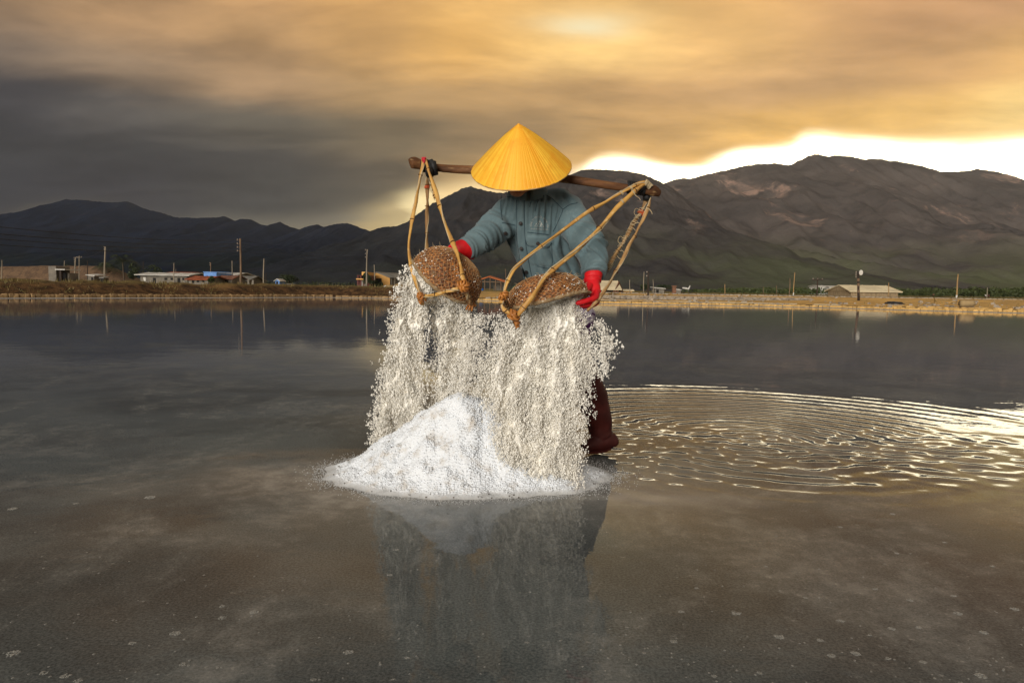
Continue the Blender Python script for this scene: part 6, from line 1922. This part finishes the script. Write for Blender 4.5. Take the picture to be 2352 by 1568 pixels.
mb = MB(); A = [(1080, 575, 2.825, 20), (1070, 571.5, 2.808, 20.5), (1058, 570.5, 2.795, 19), (1048, 571, 2.79, 15), (1040, 572, 2.79, 12)]
q = a3(A); mb.tube(bez([p for p, _ in q], 18), list(np.interp(np.linspace(0, len(q) - 1, 18), range(len(q)), [r for _, r in q])), 20, round_ends=True, flat=1.1)
finger(mb, [(1044, 570, 2.775), (1034, 571, 2.765), (1031, 579, 2.765), (1030, 590, 2.772)], .0120, .0095)
finger(mb, [(1043, 568, 2.795), (1033, 570, 2.795), (1029, 580, 2.796), (1028, 592, 2.800)], .0120, .0095)
finger(mb, [(1044, 568, 2.815), (1035, 571, 2.823), (1032, 581, 2.826), (1032, 592, 2.826)], .0115, .0090)
finger(mb, [(1046, 570, 2.830), (1039, 574, 2.845), (1036, 583, 2.850), (1037, 592, 2.850)], .0105, .0080)
finger(mb, [(1056, 582, 2.780), (1050, 592, 2.772), (1045, 600, 2.775)], .0125, .0095)
me = union(mb, 'glove', .0028, 3); displace(me, lambda c, n: .0016 * mnoise.noise((c[0] * 55, c[1] * 55, c[2] * 30)))
W.part('glove', me, M_GLOVE, smooth=True)

# --- trousers and boots
mb = MB(); q = a3(LEG_R[:5]); mb.tube(bez([p for p, _ in q], 18), list(np.interp(np.linspace(0, 4, 18), range(5), [PR(r, 3.15) for r in (48, 46, 40, 31, 28)])), 20)
q = a3(LEG_L[:5]); mb.tube(bez([p for p, _ in q], 18), list(np.interp(np.linspace(0, 4, 18), range(5), [PR(r, 3.15) for r in (48, 45, 39, 32, 26)])), 20)
mb.ell(P(1288, 690, 3.2), (.155, .125, .10), None, 24, 14)
me = union(mb, 'trousers', .008, 5); displace(me, lambda c, n: .007 * mnoise.noise((c[0] * 16, c[1] * 16, c[2] * 7)))
W.part('trousers', me, trouser_mat(), smooth=True)


def boot(shaft, foot, sole_z, Yoff):
    mb = MB(); q = a3(shaft); n = len(q)
    mb.tube(bez([p for p, _ in q], 26), list(np.interp(np.linspace(0, n - 1, 26), range(n), [r for _, r in q])), 24)
    q = a3(foot); n = len(q); mb.tube(bez([p for p, _ in q], 18), list(np.interp(np.linspace(0, n - 1, 18), range(n), [r for _, r in q])), 20, round_ends=True)
    me = union(mb, 'boot', .005, 5)
    displace(me, lambda c, n_: .0045 * mnoise.noise((c[0] * 13, c[1] * 13, c[2] * 22)) + .0050 * math.sin(c[2] * 62 + c[0] * 34) * max(0, mnoise.noise((c[0] * 8, 2, c[2] * 8)) + .2))
    o = W.part('boot', me, M_BOOT, smooth=True)
    sb = MB(); L = []
    q2 = [p - np.array([0, 0, r * .86]) for p, r in q]
    P2 = bez(q2, 16); R2 = np.interp(np.linspace(0, n - 1, 16), range(n), [r for _, r in q])
    rows = [[p + np.array([0, math.cos(a) * r * 1.02, 0]) + np.array([0, 0, (math.sin(a) > 0) * .012 - .006]) for a in np.linspace(0, 2 * math.pi, 13)[:-1]] for p, r in zip(P2, R2)]
    sb.ring_stack(rows); W.part('sole', sb, M_BOOT, parent=o)
    return o


boot([(1337, 852, 3.11, 36), (1344, 872, 3.13, 35), (1358, 905, 3.17, 36), (1368, 938, 3.19, 34), (1376, 966, 3.21, 29.5), (1379, 988, 3.22, 27), (1384, 1003, 3.22, 26)],
     [(1402, 1009, 3.23, 19.5), (1388, 1012, 3.22, 23), (1370, 1018, 3.20, 20), (1354, 1023, 3.18, 15.5), (1343, 1027, 3.16, 12)], 0, 0)
boot([(1236, 880, 3.09, 37), (1236, 930, 3.12, 36), (1235, 975, 3.15, 30), (1235, 1008, 3.16, 27)],
     [(1240, 1030, 3.20, 20), (1236, 1034, 3.12, 20), (1232, 1046, 3.04, 18), (1230, 1054, 2.98, 15)], 0, 0)


# --- conical hat: single leaves laid over a cone, hoops, bound rim
def hat_mat():
    mt, nt, b = new_mat('yellow_palm_leaf')
    v = coord(nt, 'Object')
    oi = nt.nodes.new('ShaderNodeObjectInfo'); r = S(nt, oi.outputs['Random'])
    n1 = noise(nt, v, 16.0, 4.0, 0.6); n2 = noise(nt, v, 70.0, 3.0, 0.6)
    c = mixc(nt, r, (0.80, 0.365, 0.018), (0.90, 0.53, 0.050))
    c = mixc(nt, n1.smooth(0.45, 0.68) * 0.65, c, (0.80, 0.34, 0.020)); c = mixc(nt, n2.smooth(0.60, 0.74) * 0.3, c, (0.62, 0.24, 0.02))
    put(nt, b, 'Base Color', c); b.inputs['Roughness'].default_value = 0.5; b.inputs['Specular IOR Level'].default_value = 0.25
    b.inputs['Transmission Weight'].default_value = 0.0
    bump(nt, b, n2, 0.25, 0.002)
    return mt


M_HAT = hat_mat()


def hp(r, an, off=0.0):
    """point on the cone: r 0 tip .. 1 rim"""
    z = (1 - r) + .035 * math.sin(math.pi * r) * 1.0
    wob = 1 + .012 * math.sin(an * 2 + 1) + .006 * math.sin(an * 5)
    sl = nrm(HN * RH + (HE1 * math.cos(an) + HE2 * math.sin(an)) * HH)
    return HC + (HE1 * math.cos(an) + HE2 * math.sin(an)) * RH * r * wob + HN * HH * z + sl * off


mb = MB(); mb.ring_stack([[hp(r, 2 * math.pi * j / 72, -.002) for j in range(72)] for r in np.linspace(.004, .995, 16)], cap=False)
HAT = W.part('hat', mb, M_HAT, smooth=True)
NL = 76
for k in range(NL):
    a0 = 2 * math.pi * k / NL; wd = 2 * math.pi / NL * random.uniform(1.12, 1.3); end = 1.0 + random.uniform(-.006, .004)
    mb = MB(); g = []
    for r in np.concatenate([[.012], np.linspace(.06, end, 16)]):
        row = []
        for i, s in enumerate((0, .08, .3, .5, .7, .92, 1.0)):
            rib = (.0, .0022, .0011, .0020, .0009, .0014, .0)[i]
            hoop = .0006 * (.5 + .5 * math.cos(r * 15 * 2 * math.pi))
            row.append(hp(r, a0 + wd * s, (.0006 + rib + hoop) * min(1, r * 3 + .1)))
        g.append(row)
    mb.sheet(g)
    W.part('leaf', mb, M_HAT, parent=HAT, smooth=True)
mb = MB()
for k in range(1, 16):
    r = k / 16 + .01; mb.tube([hp(r, 2 * math.pi * j / 120, .0019 + .0005 * (j % 2)) for j in range(121)], .00035, 4)
W.part('hoop_stitching', mb, M_HAT, parent=HAT, kind='stuff')
mb = MB(); mb.tube([hp(1.0, 2 * math.pi * j / 120, -.001 + .001 * (j % 2)) for j in range(121)], .0030, 7); W.part('rim_binding', mb, M_CANED, parent=HAT, smooth=True)
mb = MB(); mb.tube([hp(.0, 0, 0) - HN * .010, hp(0, 0, 0) - HN * .003, hp(0, 0, 0) + HN * .000], [.010, .006, .002], 14); W.part('tip_cap', mb, M_HAT, parent=HAT, smooth=True)


# ================================================================== FOAM ON THE WATER
def foam():
    V, F = MB(), None
    mb = MB()
    spots = [(404, 1454, 20), (512, 1418, 16), (584, 1405, 18), (510, 1392, 13), (305, 1476, 15), (30, 1500, 22), (100, 1545, 15), (800, 1497, 20), (420, 1525, 14), (150, 1552, 17), (180, 1563, 15), (910, 1262, 13), (895, 1320, 11), (345, 1142, 20), (30, 1168, 16), (175, 1156, 10), (720, 1560, 12), (935, 1510, 12),
             (1790, 1462, 20), (1548, 1472, 15), (1690, 1408, 18), (1565, 1404, 12), (1600, 1350, 9), (1885, 1470, 14), (1965, 1500, 18), (1910, 1505, 16), (2040, 1512, 12), (2048, 1443, 14), (2110, 1440, 12), (2200, 1408, 15), (2260, 1452, 15), (2190, 1368, 11), (2330, 1398, 14), (2252, 1551, 19), (2090, 1378, 12), (1745, 1545, 12), (1640, 1552, 12), (1930, 1425, 14), (1998, 1458, 9), (2120, 1520, 13), (1480, 1500, 8), (1440, 1440, 8), (1850, 1372, 9), (2010, 1352, 10), (2280, 1300, 9), (2060, 1270, 10), (1760, 1300, 8), (2170, 1245, 9), (1930, 1210, 9), (2050, 1180, 10), (1210, 1475, 9), (900, 1560, 9)]
    for (x, y, w) in spots:
        c = G(x, y); r = w * .5 * np.linalg.norm(c - CO) / FPX; m = int(16 + r * 4200)
        for k in range(m):
            a, q = random.uniform(0, 6.28), math.sqrt(random.random()); s = r * random.uniform(.08, .20)
            mb.ell((c[0] + math.cos(a) * q * r, c[1] + math.sin(a) * q * r * random.uniform(.7, 1.0), .0004), (s, s, s * .55), None, 8, 4)
    for k in range(420):                                                     # single bubbles
        x, y = random.uniform(0, 2352), 1568 - 520 * random.random() ** 1.3
        if 820 < x < 1420 and y < 1190: continue
        c = G(x, y); s = random.uniform(.0012, .0032); mb.ell((c[0], c[1], .0004), (s, s, s * .5), None, 7, 4)
    for k in range(260):                                                     # specks far out
        x, y = random.uniform(1380, 2352), random.uniform(760, 1050); c = G(x, y); s = random.uniform(.003, .006); mb.ell((c[0], c[1], .0006), (s, s * .6, s * .3), None, 6, 4)
    mt, nt, b = new_mat('water_foam'); b.inputs['Base Color'].default_value = (.55, .53, .48, 1); b.inputs['Roughness'].default_value = .15; b.inputs['IOR'].default_value = 1.33
    tr = nt.nodes.new('ShaderNodeBsdfTransparent'); mx = nt.nodes.new('ShaderNodeMixShader'); out = [n for n in nt.nodes if n.type == 'OUTPUT_MATERIAL'][0]
    lw = nt.nodes.new('ShaderNodeLayerWeight'); lw.inputs[0].default_value = .45
    f = S(nt, lw.outputs['Facing']).smooth(.25, .9, .16, .7)
    nt.links.new(f.k, mx.inputs[0]); nt.links.new(tr.outputs[0], mx.inputs[1]); nt.links.new(b.outputs[0], mx.inputs[2]); nt.links.new(mx.outputs[0], out.inputs[0])
    o = mb.build('foam', mt, smooth=True); tag(o, 'little foam patches and bubbles floating on the brine', kind='stuff')


foam()

# ================================================================== AIR
def haze():
    mb = MB(); x0, x1, y0, y1, z0, z1 = -2600, 2600, -60, 3300, -1.4, 400
    mb.box(((x0 + x1) / 2, (y0 + y1) / 2, (z0 + z1) / 2), (x1 - x0, y1 - y0, z1 - z0))
    mt = bpy.data.materials.new('haze'); mt.use_nodes = True; nt = mt.node_tree; nt.nodes.clear()
    v = nt.nodes.new('ShaderNodeVolumePrincipled'); v.inputs['Color'].default_value = (0.66, 0.76, 0.95, 1); v.inputs['Density'].default_value = HAZE_D; v.inputs['Anisotropy'].default_value = 0.75
    o = nt.nodes.new('ShaderNodeOutputMaterial'); nt.links.new(v.outputs[0], o.inputs['Volume'])
    tag(mb.build('haze', mt), 'thin warm haze hanging before the hills', kind='stuff')


HAZE_D = 0.000115
haze()
